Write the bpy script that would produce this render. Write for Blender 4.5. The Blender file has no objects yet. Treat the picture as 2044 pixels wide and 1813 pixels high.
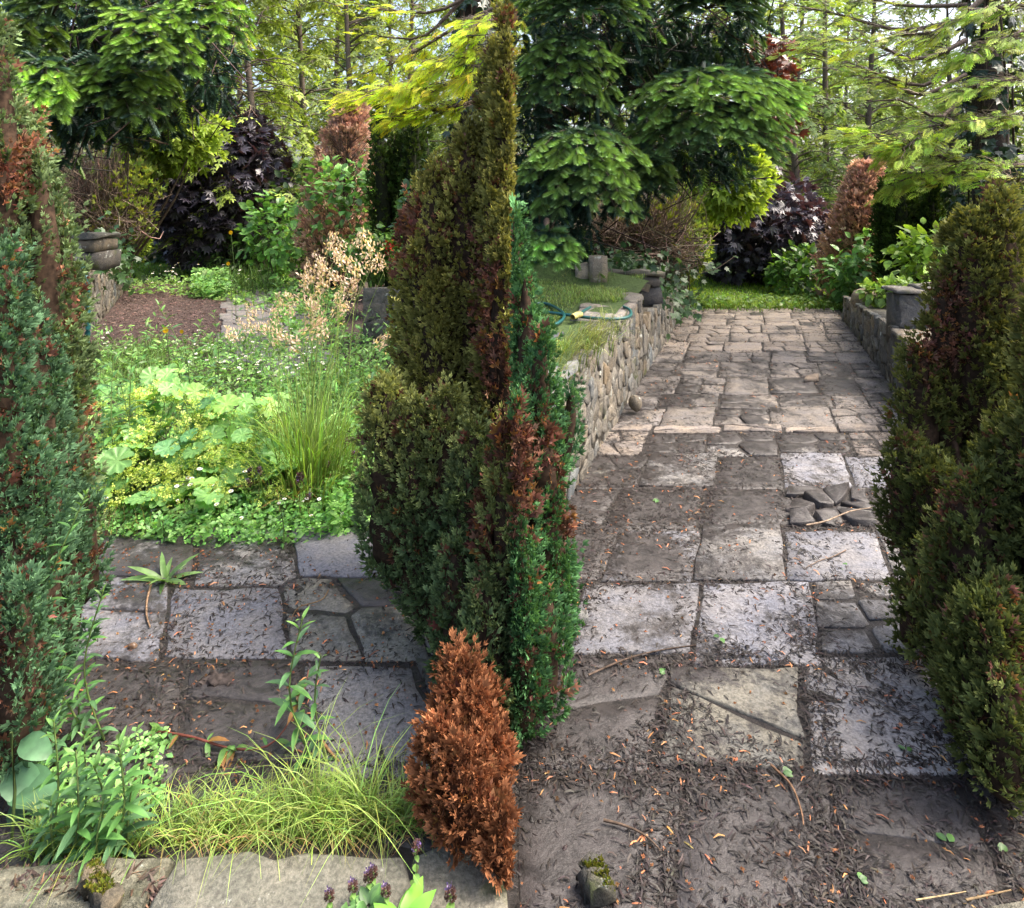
import bpy, math, random
import numpy as np
from mathutils import Matrix, Vector

# ---------------------------------------------------------------- camera, sky, sun, exposure
S = bpy.context.scene
COL = S.collection
EYE = 1.65
cam = bpy.data.objects.new('camera', bpy.data.cameras.new('camera'))
COL.objects.link(cam)
cam.location = (0, 0, EYE)
cam.rotation_euler = (math.radians(90), 0, 0)
cam.data.lens = 36 * 650 / 1024
cam.data.sensor_width = 36
cam.data.shift_y = -251 / 1024
cam.data.clip_start = 0.05
cam.data.clip_end = 400
S.camera = cam

W = bpy.data.worlds.new('World'); S.world = W; W.use_nodes = True
wn = W.node_tree.nodes; wl = W.node_tree.links
sky = wn.new('ShaderNodeTexSky'); sky.sky_type = 'NISHITA'; sky.sun_disc = False
SUN_EL, SUN_AZ = 56.0, 85.0
sky.sun_elevation = math.radians(SUN_EL); sky.sun_rotation = math.radians(SUN_AZ)
sky.dust_density = 7.0; sky.air_density = 1.0; sky.ozone_density = 1.0
bg = wn['Background']; bg.inputs[1].default_value = 0.15
wl.new(sky.outputs[0], bg.inputs[0])

sl = bpy.data.lights.new('sun', 'SUN'); sl.energy = 1.5; sl.angle = math.radians(28); sl.color = (1, .93, .8)
so = bpy.data.objects.new('sun', sl); COL.objects.link(so)
d = Vector((math.sin(math.radians(SUN_AZ)) * math.cos(math.radians(SUN_EL)),
            math.cos(math.radians(SUN_AZ)) * math.cos(math.radians(SUN_EL)), math.sin(math.radians(SUN_EL))))
so.rotation_euler = d.to_track_quat('Z', 'Y').to_euler()
S.view_settings.view_transform = 'Standard'; S.view_settings.look = 'None'
S.view_settings.exposure = 1.8; S.view_settings.gamma = 1
S.view_settings.use_curve_mapping = False
S.cycles.max_bounces = 6; S.cycles.diffuse_bounces = 3; S.cycles.glossy_bounces = 2; S.cycles.transmission_bounces = 3
S.cycles.transparent_max_bounces = 4
S.cycles.use_denoising = True
S.cycles.caustics_reflective = False; S.cycles.caustics_refractive = False

# ---------------------------------------------------------------- helpers
rng = np.random.default_rng(11)
F_, CX, HY = 1300.0, 1022.0, 406.0      # measured on the photograph, used to survey where things stand

def P(x, y, Y):
    return np.array([(x - CX) / F_ * Y, Y, EYE - (y - HY) / F_ * Y])

def G(x, y, z=0.0):
    return P(x, y, (EYE - z) * F_ / (y - HY))

def GY(y, z=0.0):
    return (EYE - z) * F_ / (y - HY)

_k = rng.normal(size=(24, 3)); _ph = rng.uniform(0, 6.28, 24)
def noise(p, scale=1.0, seed=0):
    """smooth pseudo noise, about -1..1"""
    p = np.asarray(p) * scale + seed * 7.31
    a = np.sin(p @ _k.T[:, :12] * 1.0 + _ph[:12]).sum(1) / 12
    b = np.sin(p @ _k.T[:, 12:] * 2.3 + _ph[12:]).sum(1) / 12
    return (a + .6 * b) * 1.9

def nrm(a):
    a = np.asarray(a, float)
    return a / np.maximum(np.linalg.norm(a, axis=-1, keepdims=True), 1e-9)

def frames(d, up=None, roll=None):
    """rotation matrices whose Y column is d and whose Z column is near up"""
    d = nrm(d); N = len(d)
    if up is None: up = np.tile([0., 0, 1], (N, 1))
    up = np.broadcast_to(np.asarray(up, float), (N, 3)).copy()
    par = np.abs((d * nrm(up)).sum(1)) > .97
    up[par] = [0.3, -1, .2]
    x = nrm(np.cross(d, up)); z = np.cross(x, d)
    if roll is not None:
        c, s = np.cos(roll)[:, None], np.sin(roll)[:, None]
        x, z = x * c + z * s, -x * s + z * c
    return np.stack([x, d, z], axis=2)

class MB:
    def __init__(s): s.v = []; s.f = []; s.c = []; s.n = 0
    def add(s, V, Fa, C=(.5, .5, .5)):
        V = np.asarray(V, float).reshape(-1, 3)
        C = np.broadcast_to(np.asarray(C, float), (len(V), 3))
        s.v.append(V); s.c.append(C)
        if isinstance(Fa, np.ndarray): s.f.append(Fa + s.n)
        else:
            by = {}
            for f in Fa: by.setdefault(len(f), []).append(f)
            for k in by: s.f.append(np.array(by[k]) + s.n)
        s.n += len(V)
    def scatter(s, tpl, pos, R, sc, A, B=None):
        V, Fa, t = tpl
        N, n = len(pos), len(V)
        if N == 0: return
        sc = np.broadcast_to(np.asarray(sc, float), (N,)) if np.ndim(sc) < 2 else sc
        if sc.ndim == 1: Wv = np.einsum('nij,vj->nvi', R * sc[:, None, None], V)
        else: Wv = np.einsum('nij,nvj->nvi', R, V[None] * sc[:, None, :])
        Wv = Wv + pos[:, None, :]
        A = np.broadcast_to(A, (N, 3)); B = A if B is None else np.broadcast_to(B, (N, 3))
        C = A[:, None, :] * (1 - t)[None, :, None] + B[:, None, :] * t[None, :, None]
        fs = (Fa[None] + (np.arange(N) * n)[:, None, None]).reshape(-1, Fa.shape[1])
        s.v.append(Wv.reshape(-1, 3)); s.c.append(C.reshape(-1, 3)); s.f.append(fs + s.n); s.n += N * n
    def mesh(s, name, mat, off=None, smooth=False):
        me = bpy.data.meshes.new(name)
        V = np.concatenate(s.v).astype(np.float32)
        if off is not None: V = V - np.asarray(off, np.float32)
        C = np.concatenate(s.c).astype(np.float32)
        loops = np.concatenate([f.reshape(-1) for f in s.f]).astype(np.int32)
        tot = np.concatenate([np.full(len(f), f.shape[1]) for f in s.f]).astype(np.int32)
        st = np.concatenate([[0], np.cumsum(tot)[:-1]]).astype(np.int32)
        me.vertices.add(len(V)); me.vertices.foreach_set('co', V.ravel())
        me.loops.add(len(loops)); me.loops.foreach_set('vertex_index', loops)
        me.polygons.add(len(tot)); me.polygons.foreach_set('loop_start', st); me.polygons.foreach_set('loop_total', tot)
        if smooth: me.polygons.foreach_set('use_smooth', np.ones(len(tot), bool))
        at = me.color_attributes.new('Col', 'FLOAT_COLOR', 'POINT')
        at.data.foreach_set('color', np.concatenate([C, np.ones((len(C), 1), np.float32)], 1).ravel())
        me.materials.append(mat)
        me.update(calc_edges=True)
        return me
    def build(s, name, mat, parent=None, smooth=False, **props):
        off = np.array(parent.matrix_world.translation if False else WLOC.get(parent.name, (0, 0, 0))) if parent else None
        o = bpy.data.objects.new(name, s.mesh(name, mat, off, smooth))
        COL.objects.link(o)
        if parent: o.parent = parent; WLOC[o.name] = WLOC.get(parent.name, (0, 0, 0))
        for k, v in props.items(): o[k] = v
        return o
WLOC = {}

def thing(name, label, cat, loc, group=None):
    o = bpy.data.objects.new(name, None); COL.objects.link(o)
    o.location = tuple(float(c) for c in loc); WLOC[o.name] = tuple(loc); o.empty_display_size = .1
    o['label'] = label; o['category'] = cat
    if group: o['group'] = group
    return o

def tag(o, label, cat, group=None, kind=None):
    o['label'] = label; o['category'] = cat
    if group: o['group'] = group
    if kind: o['kind'] = kind
    return o

def inst(name, me, parent, loc, R=None, sc=1.0, **props):
    """a part sharing its mesh; loc in the parent's frame"""
    o = bpy.data.objects.new(name, me); COL.objects.link(o)
    if parent: o.parent = parent
    M = Matrix.Identity(4)
    if R is not None:
        for i in range(3):
            for j in range(3): M[i][j] = float(R[i][j])
    sc = (sc, sc, sc) if np.isscalar(sc) else sc
    o.matrix_local = Matrix.Translation([float(c) for c in loc]) @ M @ Matrix.Diagonal((float(sc[0]), float(sc[1]), float(sc[2]), 1))
    for k, v in props.items(): o[k] = v
    return o

def tube(mb, pts, rad, sides=5, col=(.1, .08, .06)):
    pts = np.asarray(pts, float); k = len(pts)
    rad = np.broadcast_to(np.asarray(rad, float), (k,))
    t = np.gradient(pts, axis=0); R = frames(t, [.13, .2, 1.0])
    a = np.linspace(0, 2 * np.pi, sides, endpoint=False)
    ring = np.stack([np.cos(a), np.zeros(sides), np.sin(a)], 1)
    V = np.einsum('kij,sj->ksi', R, ring) * rad[:, None, None] + pts[:, None, :]
    i = np.arange(k - 1)[:, None] * sides; j = np.arange(sides)[None]; j2 = (j + 1) % sides
    Fq = np.stack([i + j, i + j2, i + sides + j2, i + sides + j], 2).reshape(-1, 4)
    mb.add(V.reshape(-1, 3), Fq, col)
    mb.add(V[-1], [tuple(range(sides))], col)

def tubes(mb, pts, rad, col, sides=3):
    """many tubes at once: pts (N,k,3), rad (N,k), col (N,3)"""
    N, k, _ = pts.shape
    t = np.gradient(pts, axis=1).reshape(-1, 3)
    R = frames(t, [.13, .2, 1.0]).reshape(N, k, 3, 3)
    a = np.linspace(0, 2 * np.pi, sides, endpoint=False)
    ring = np.stack([np.cos(a), np.zeros(sides), np.sin(a)], 1)
    V = np.einsum('nkij,sj->nksi', R, ring) * rad[:, :, None, None] + pts[:, :, None, :]
    i = np.arange(k - 1)[:, None] * sides; j = np.arange(sides)[None]; j2 = (j + 1) % sides
    Fq = np.stack([i + j, i + j2, i + sides + j2, i + sides + j], 2).reshape(-1, 4)
    fs = (Fq[None] + (np.arange(N) * k * sides)[:, None, None]).reshape(-1, 4)
    C = np.repeat(np.broadcast_to(col, (N, 3)), k * sides, 0)
    mb.add(V.reshape(-1, 3), fs, C)

def spline(pts, n):
    pts = np.asarray(pts, float)
    d = np.concatenate([[0], np.cumsum(np.linalg.norm(np.diff(pts, axis=0), axis=1))])
    # Catmull-Rom
    out = []
    for s in np.linspace(0, d[-1], n):
        i = min(max(np.searchsorted(d, s) - 1, 0), len(pts) - 2)
        t = (s - d[i]) / max(d[i + 1] - d[i], 1e-9)
        p0 = pts[max(i - 1, 0)]; p1 = pts[i]; p2 = pts[i + 1]; p3 = pts[min(i + 2, len(pts) - 1)]
        out.append(.5 * (2 * p1 + (p2 - p0) * t + (2 * p0 - 5 * p1 + 4 * p2 - p3) * t * t + (3 * p1 - p0 - 3 * p2 + p3) * t ** 3))
    return np.array(out)

def vary(c, N, s=.25, hue=.12):
    """N colours about c"""
    c = np.asarray(c, float)
    return np.clip(c[None] * np.exp(rng.normal(0, s, (N, 1))) * np.exp(rng.normal(0, hue, (N, 3))), 0, 1)

# ---------------------------------------------------------------- materials
def nodes(name):
    m = bpy.data.materials.new(name); m.use_nodes = True
    n = m.node_tree.nodes; l = m.node_tree.links
    return m, n, l, n['Principled BSDF'], n['Material Output']

def leaf_mat(name, trans=.3, rough=.5, spec=.4, tcol=(1.25, 1.2, .55), noise_amt=.35, nscale=30):
    m, n, l, b, out = nodes(name)
    at = n.new('ShaderNodeAttribute'); at.attribute_name = 'Col'
    oi = n.new('ShaderNodeObjectInfo')
    nz = n.new('ShaderNodeTexNoise'); nz.inputs['Scale'].default_value = nscale; nz.inputs['Detail'].default_value = 3
    geo = n.new('ShaderNodeNewGeometry'); l.new(geo.outputs['Position'], nz.inputs['Vector'])
    mr = n.new('ShaderNodeMapRange'); mr.inputs['To Min'].default_value = 1 - noise_amt; mr.inputs['To Max'].default_value = 1 + noise_amt
    mr.inputs['From Min'].default_value = .3; mr.inputs['From Max'].default_value = .7
    l.new(nz.outputs['Fac'], mr.inputs['Value'])
    mr2 = n.new('ShaderNodeMapRange'); mr2.inputs['To Min'].default_value = .8; mr2.inputs['To Max'].default_value = 1.25
    l.new(oi.outputs['Random'], mr2.inputs['Value'])
    mm = n.new('ShaderNodeMath'); mm.operation = 'MULTIPLY'; l.new(mr.outputs[0], mm.inputs[0]); l.new(mr2.outputs[0], mm.inputs[1])
    mx = n.new('ShaderNodeVectorMath'); mx.operation = 'SCALE'; l.new(at.outputs['Color'], mx.inputs[0]); l.new(mm.outputs[0], mx.inputs['Scale'])
    l.new(mx.outputs[0], b.inputs['Base Color'])
    b.inputs['Roughness'].default_value = rough; b.inputs['Specular IOR Level'].default_value = spec
    if trans > 0:
        tr = n.new('ShaderNodeBsdfTranslucent'); tm = n.new('ShaderNodeVectorMath'); tm.operation = 'MULTIPLY'
        tm.inputs[1].default_value = tcol; l.new(mx.outputs[0], tm.inputs[0]); l.new(tm.outputs[0], tr.inputs['Color'])
        ms = n.new('ShaderNodeMixShader'); ms.inputs[0].default_value = trans
        l.new(b.outputs[0], ms.inputs[1]); l.new(tr.outputs[0], ms.inputs[2]); l.new(ms.outputs[0], out.inputs[0])
    return m

M_hedge = leaf_mat('cypress_spray', .22, .65, .12, nscale=14)
M_fir = leaf_mat('fir_needle', .22, .5, .4, nscale=8)
M_frond = leaf_mat('cypress_frond', .45, .55, .3, nscale=4)
M_leaf = leaf_mat('broad_leaf', .35, .42, .5, nscale=25)
M_gloss = leaf_mat('glossy_leaf', .15, .28, .5, nscale=12)
M_purple = leaf_mat('purple_leaf', .12, .34, .5, tcol=(2.2, .9, .6), nscale=12)
M_mantle = leaf_mat('soft_leaf', .38, .4, .45, nscale=40, noise_amt=.2)
M_grass = leaf_mat('grass_blade', .4, .45, .4, nscale=10)
M_dead = leaf_mat('dead_foliage', .25, .8, .1, tcol=(1.1, .9, .8), nscale=14)
M_petal = leaf_mat('petal', .3, .6, .2, tcol=(1, 1, 1), noise_amt=.08)
M_litter = leaf_mat('litter', 0, .6, .35, nscale=40)
M_bark = leaf_mat('bark', 0, .85, .15, nscale=60, noise_amt=.5)

def stone_mat(name, base, base2, mud=(.020, .0178, .0175), bump=.4, scale=1.0, lich=0.0, wet=.55):
    """stone with grain, blotches and a film of mud; each object's 'clean' says how much of it is wiped clean, 'tint' shifts it"""
    m, n, l, b, out = nodes(name)
    geo = n.new('ShaderNodeNewGeometry')
    def nz(sc, det=6, rough=.6, dist=0.0):
        t = n.new('ShaderNodeTexNoise'); t.inputs['Scale'].default_value = sc * scale; t.inputs['Detail'].default_value = det
        t.inputs['Roughness'].default_value = rough; t.inputs['Distortion'].default_value = dist
        l.new(geo.outputs['Position'], t.inputs['Vector']); return t
    def ramp(v, a, bb):
        r = n.new('ShaderNodeMapRange'); r.inputs['From Min'].default_value = a; r.inputs['From Max'].default_value = bb
        r.interpolation_type = 'SMOOTHSTEP'
        l.new(v, r.inputs['Value']); return r
    def mix(f, a, bb):
        x = n.new('ShaderNodeMix'); x.data_type = 'RGBA'
        if hasattr(f, 'is_linked') or not isinstance(f, float): l.new(f, x.inputs[0])
        else: x.inputs[0].default_value = f
        for s, v in ((x.inputs[6], a), (x.inputs[7], bb)):
            if isinstance(v, tuple): s.default_value = v + (1,)
            else: l.new(v, s)
        return x.outputs[2]
    oi = n.new('ShaderNodeObjectInfo')
    grain = nz(90, 5, .7); blot = nz(7, 5, .6, .3); big = nz(2.6, 7, .68, .4); fine = nz(28, 6, .75)
    c = mix(ramp(blot.outputs['Fac'], .35, .65).outputs[0], base, base2)
    # grain
    gr = ramp(grain.outputs['Fac'], .3, .7); gr.inputs['To Min'].default_value = .62; gr.inputs['To Max'].default_value = 1.35
    rn = n.new('ShaderNodeMapRange'); rn.inputs['To Min'].default_value = .78; rn.inputs['To Max'].default_value = 1.22; l.new(oi.outputs['Random'], rn.inputs['Value'])
    mm = n.new('ShaderNodeMath'); mm.operation = 'MULTIPLY'; l.new(gr.outputs[0], mm.inputs[0]); l.new(rn.outputs[0], mm.inputs[1])
    vs = n.new('ShaderNodeVectorMath'); vs.operation = 'SCALE'; l.new(c, vs.inputs[0]); l.new(mm.outputs[0], vs.inputs['Scale'])
    tint = n.new('ShaderNodeAttribute'); tint.attribute_type = 'OBJECT'; tint.attribute_name = 'tint'
    vm = n.new('ShaderNodeVectorMath'); vm.operation = 'MULTIPLY'; l.new(vs.outputs[0], vm.inputs[0]); l.new(tint.outputs['Color'], vm.inputs[1])
    c = vm.outputs[0]
    if lich > 0:
        lf = ramp(nz(5, 8, .75).outputs['Fac'], .62 - lich * .1, .66); c = mix(lf.outputs[0], c, (.42, .43, .38))
        mf = ramp(nz(3.2, 8, .7).outputs['Fac'], .6 - lich * .12, .72); c = mix(mf.outputs[0], c, (.07, .085, .02))
    # mud
    cl = n.new('ShaderNodeAttribute'); cl.attribute_type = 'OBJECT'; cl.attribute_name = 'clean'
    ad = n.new('ShaderNodeMath'); ad.operation = 'MULTIPLY_ADD'; ad.inputs[1].default_value = .55
    l.new(fine.outputs['Fac'], ad.inputs[0]); l.new(big.outputs['Fac'], ad.inputs[2])          # big + .55*fine, about .77
    sb = n.new('ShaderNodeMath'); sb.operation = 'MULTIPLY_ADD'; sb.inputs[1].default_value = .85; sb.inputs[2].default_value = -1.2
    l.new(cl.outputs['Fac'], sb.inputs[0])
    sm = n.new('ShaderNodeMath'); sm.operation = 'ADD'; l.new(ad.outputs[0], sm.inputs[0]); l.new(sb.outputs[0], sm.inputs[1])
    mk = ramp(sm.outputs[0], -.10, .07)
    mudn = nz(11, 8, .78, .8)
    mudv = mix(ramp(mudn.outputs['Fac'], .36, .62).outputs[0], mud, tuple(x * 2.9 for x in mud))
    c2 = mix(mk.outputs[0], mudv, c)
    l.new(c2, b.inputs['Base Color'])
    rr = n.new('ShaderNodeMapRange'); rr.inputs['To Min'].default_value = wet; rr.inputs['To Max'].default_value = .75; l.new(mk.outputs[0], rr.inputs['Value'])
    l.new(rr.outputs[0], b.inputs['Roughness']); b.inputs['Specular IOR Level'].default_value = .4
    bm = n.new('ShaderNodeBump'); bm.inputs['Strength'].default_value = bump; bm.inputs['Distance'].default_value = .02
    hs = n.new('ShaderNodeMath'); hs.operation = 'ADD'; l.new(fine.outputs['Fac'], hs.inputs[0])
    h2 = n.new('ShaderNodeMath'); h2.operation = 'MULTIPLY_ADD'; h2.inputs[1].default_value = .25; l.new(grain.outputs['Fac'], h2.inputs[0]); l.new(mk.outputs[0], h2.inputs[2])
    l.new(h2.outputs[0], hs.inputs[1]); l.new(hs.outputs[0], bm.inputs['Height']); l.new(bm.outputs[0], b.inputs['Normal'])
    return m

M_slab = stone_mat('flagstone', (.155, .155, .163), (.19, .18, .168), wet=.42)
M_wall = stone_mat('wall_stone', (.12, .112, .098), (.20, .178, .142), mud=(.075, .07, .06), lich=.35, bump=.7, scale=1.6, wet=.8)
M_dark = stone_mat('dark_stone', (.075, .075, .074), (.13, .12, .105), mud=(.038, .036, .033), lich=.3, bump=.6, scale=1.5, wet=.6)
M_kerb = stone_mat('kerb_stone', (.12, .118, .10), (.17, .162, .135), mud=(.055, .055, .036), bump=.7, lich=.3)

def soil_mat(name, a, bcol, sc=14, bump=.8, rough=.7, c3=None):
    m, n, l, b, out = nodes(name)
    geo = n.new('ShaderNodeNewGeometry')
    t = n.new('ShaderNodeTexNoise'); t.inputs['Scale'].default_value = sc; t.inputs['Detail'].default_value = 9; t.inputs['Roughness'].default_value = .72
    l.new(geo.outputs['Position'], t.inputs['Vector'])
    r = n.new('ShaderNodeValToRGB'); r.color_ramp.elements[0].position = .32; r.color_ramp.elements[0].color = a + (1,)
    r.color_ramp.elements[1].position = .7; r.color_ramp.elements[1].color = bcol + (1,)
    l.new(t.outputs['Fac'], r.inputs['Fac'])
    cc = r.outputs['Color']
    if c3:
        t2 = n.new('ShaderNodeTexNoise'); t2.inputs['Scale'].default_value = 1.4; t2.inputs['Detail'].default_value = 6
        l.new(geo.outputs['Position'], t2.inputs['Vector'])
        mr = n.new('ShaderNodeMapRange'); mr.inputs['From Min'].default_value = .45; mr.inputs['From Max'].default_value = .62; l.new(t2.outputs['Fac'], mr.inputs['Value'])
        x = n.new('ShaderNodeMix'); x.data_type = 'RGBA'; l.new(mr.outputs[0], x.inputs[0]); l.new(cc, x.inputs[6]); x.inputs[7].default_value = c3 + (1,); cc = x.outputs[2]
    l.new(cc, b.inputs['Base Color'])
    b.inputs['Roughness'].default_value = rough
    bm = n.new('ShaderNodeBump'); bm.inputs['Strength'].default_value = bump; bm.inputs['Distance'].default_value = .03
    l.new(t.outputs['Fac'], bm.inputs['Height']); l.new(bm.outputs[0], b.inputs['Normal'])
    return m
M_mud = soil_mat('mud', (.014, .012, .0112), (.055, .046, .042), 22, 1.0, .5)
M_soil = soil_mat('soil', (.02, .015, .011), (.075, .05, .035), 18, 1.0, .9, (.035, .05, .018))
M_mulch = soil_mat('mulch', (.03, .02, .018), (.11, .07, .06), 40, 1.0, .9)
M_lawn = soil_mat('lawn_ground', (.03, .05, .01), (.06, .11, .02), 30, .8, .9)

def plain(name, col, rough=.5, spec=.5):
    m, n, l, b, out = nodes(name)
    t = n.new('ShaderNodeTexNoise'); t.inputs['Scale'].default_value = 40; t.inputs['Detail'].default_value = 4
    mr = n.new('ShaderNodeMapRange'); mr.inputs['To Min'].default_value = .75; mr.inputs['To Max'].default_value = 1.2; l.new(t.outputs['Fac'], mr.inputs['Value'])
    v = n.new('ShaderNodeVectorMath'); v.operation = 'SCALE'; v.inputs[0].default_value = col; l.new(mr.outputs[0], v.inputs['Scale'])
    l.new(v.outputs[0], b.inputs['Base Color']); b.inputs['Roughness'].default_value = rough; b.inputs['Specular IOR Level'].default_value = spec
    return m
M_hose = plain('hose_rubber', (.01, .085, .085), .4)
M_pot = plain('pot_plastic', (.06, .065, .07), .4)

# ---------------------------------------------------------------- polygons, stones
def clip(poly, a, n):
    """keep the side of the line through a where (p-a).n >= 0"""
    out = []
    for i in range(len(poly)):
        p, q = poly[i], poly[(i + 1) % len(poly)]
        dp, dq = np.dot(p - a, n), np.dot(q - a, n)
        if dp >= 0: out.append(p)
        if dp * dq < 0: out.append(p + (q - p) * dp / (dp - dq))
    return out

def voronoi(rect, seeds, asp=1.0):
    """convex cells of the seeds in rect=(x0,y0,x1,y1)"""
    cells = []
    S2 = seeds * [1, asp]
    for i, s in enumerate(S2):
        poly = [np.array([rect[0], rect[1] * asp]), np.array([rect[2], rect[1] * asp]), np.array([rect[2], rect[3] * asp]), np.array([rect[0], rect[3] * asp])]
        dd = np.linalg.norm(S2 - s, axis=1)
        for j in np.argsort(dd)[1:18]:
            m = (s + S2[j]) / 2
            poly = clip(poly, m, s - S2[j])
            if len(poly) < 3: break
        if len(poly) >= 3: cells.append(np.array(poly) / [1, asp])
        else: cells.append(None)
    return cells

def inset(poly, g):
    c = poly.mean(0); d = np.linalg.norm(poly - c, axis=1)
    return c + (poly - c) * np.clip(1 - g / np.maximum(d, 1e-6), .2, 1)[:, None]

def rough_outline(poly, step, jit):
    out = []
    for i in range(len(poly)):
        p, q = poly[i], poly[(i + 1) % len(poly)]
        L = np.linalg.norm(q - p); n = max(1, int(L / step))
        for k in range(n):
            out.append(p + (q - p) * k / n + rng.normal(0, jit, 2) * (1 if k else .6))
    return np.array(out)

def stone_geo(poly, thick, bev=.008, bump=.004, step=.14, jit=.006, dome=0.0):
    """stone standing on z=0 with its worn face at z=thick; returns V, F about the polygon's centre"""
    c = poly.mean(0); o = rough_outline(poly - c, step, jit); n = len(o)
    a = o * 1.0; b_ = inset(o, bev); m_ = o * .55
    z = lambda k, s: rng.normal(0, s, k)
    V = [np.c_[a, np.zeros(n)], np.c_[a, np.full(n, thick - bev) + z(n, bump * .5)], np.c_[b_, np.full(n, thick) + z(n, bump)],
         np.c_[m_, np.full(n, thick + dome * .7) + z(n, bump)], np.array([[0, 0, thick + dome]])]
    Fq = []
    for r in range(3):
        for i in range(n):
            j = (i + 1) % n
            Fq.append((r * n + i, r * n + j, (r + 1) * n + j, (r + 1) * n + i))
    for i in range(n): Fq.append((3 * n + i, 3 * n + (i + 1) % n, 4 * n))
    return c, np.concatenate(V), Fq

def ccw(poly):
    poly = np.asarray(poly, float)
    x, y = poly[:, 0], poly[:, 1]
    return poly if (x * np.roll(y, -1) - y * np.roll(x, -1)).sum() > 0 else poly[::-1]

def sheet(name, pts, z, mat, kind='structure', sub=None):
    mb = MB(); pts = ccw(pts)
    mb.add(np.c_[pts, np.full(len(pts), z)], [tuple(range(len(pts)))])
    o = mb.build(name, mat); o['kind'] = kind
    return o
# ---------------------------------------------------------------- ground
def ground_grid():
    xs = np.concatenate([np.linspace(-120, -20, 8), np.linspace(-17, 17, 35), np.linspace(20, 120, 8)])
    ys = np.concatenate([np.linspace(-60, -4, 8), np.linspace(-2, 34, 37), np.linspace(40, 200, 9)])
    X, Y = np.meshgrid(xs, ys)
    p = np.stack([X.ravel(), Y.ravel(), 0 * X.ravel()], 1)
    Z = -.03 + np.clip(Y.ravel() - 17, 0, None) * .05 * (1 + .4 * noise(p, .1)) + .0
    nx, ny = len(xs), len(ys)
    i, j = np.meshgrid(np.arange(ny - 1), np.arange(nx - 1), indexing='ij')
    a = (i * nx + j).ravel()
    mb = MB(); mb.add(np.c_[p[:, :2], Z], np.stack([a, a + 1, a + nx + 1, a + nx], 1))
    o = mb.build('ground', M_soil, smooth=True); o['kind'] = 'structure'
ground_grid()

RS, LS = .3615, -.423          # the two paths drift sideways by this much per metre
def lane(s, Y, k): return np.stack([np.asarray(s) + k * np.asarray(Y), np.asarray(Y) + 0 * np.asarray(s)], -1)

ROWS = [1.02, 1.44, 1.859, 2.309, 2.789, 3.255, 3.705, 4.2, 4.6, 4.73, 5.15, 5.51, 6.06, 6.62, 7.1, 7.6, 8.1, 8.6, 9.1, 9.6, 10.05]
COLS = [-1.06, -.672, -.226, .22, .666, 1.0, 1.34]

GREY = (1, 1, 1); BLUE = (.98, 1.0, 1.10); TAN = (1.12, .98, .86); BROWN = (.78, .70, .66); OLIVE = (.98, .96, .82)

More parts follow.
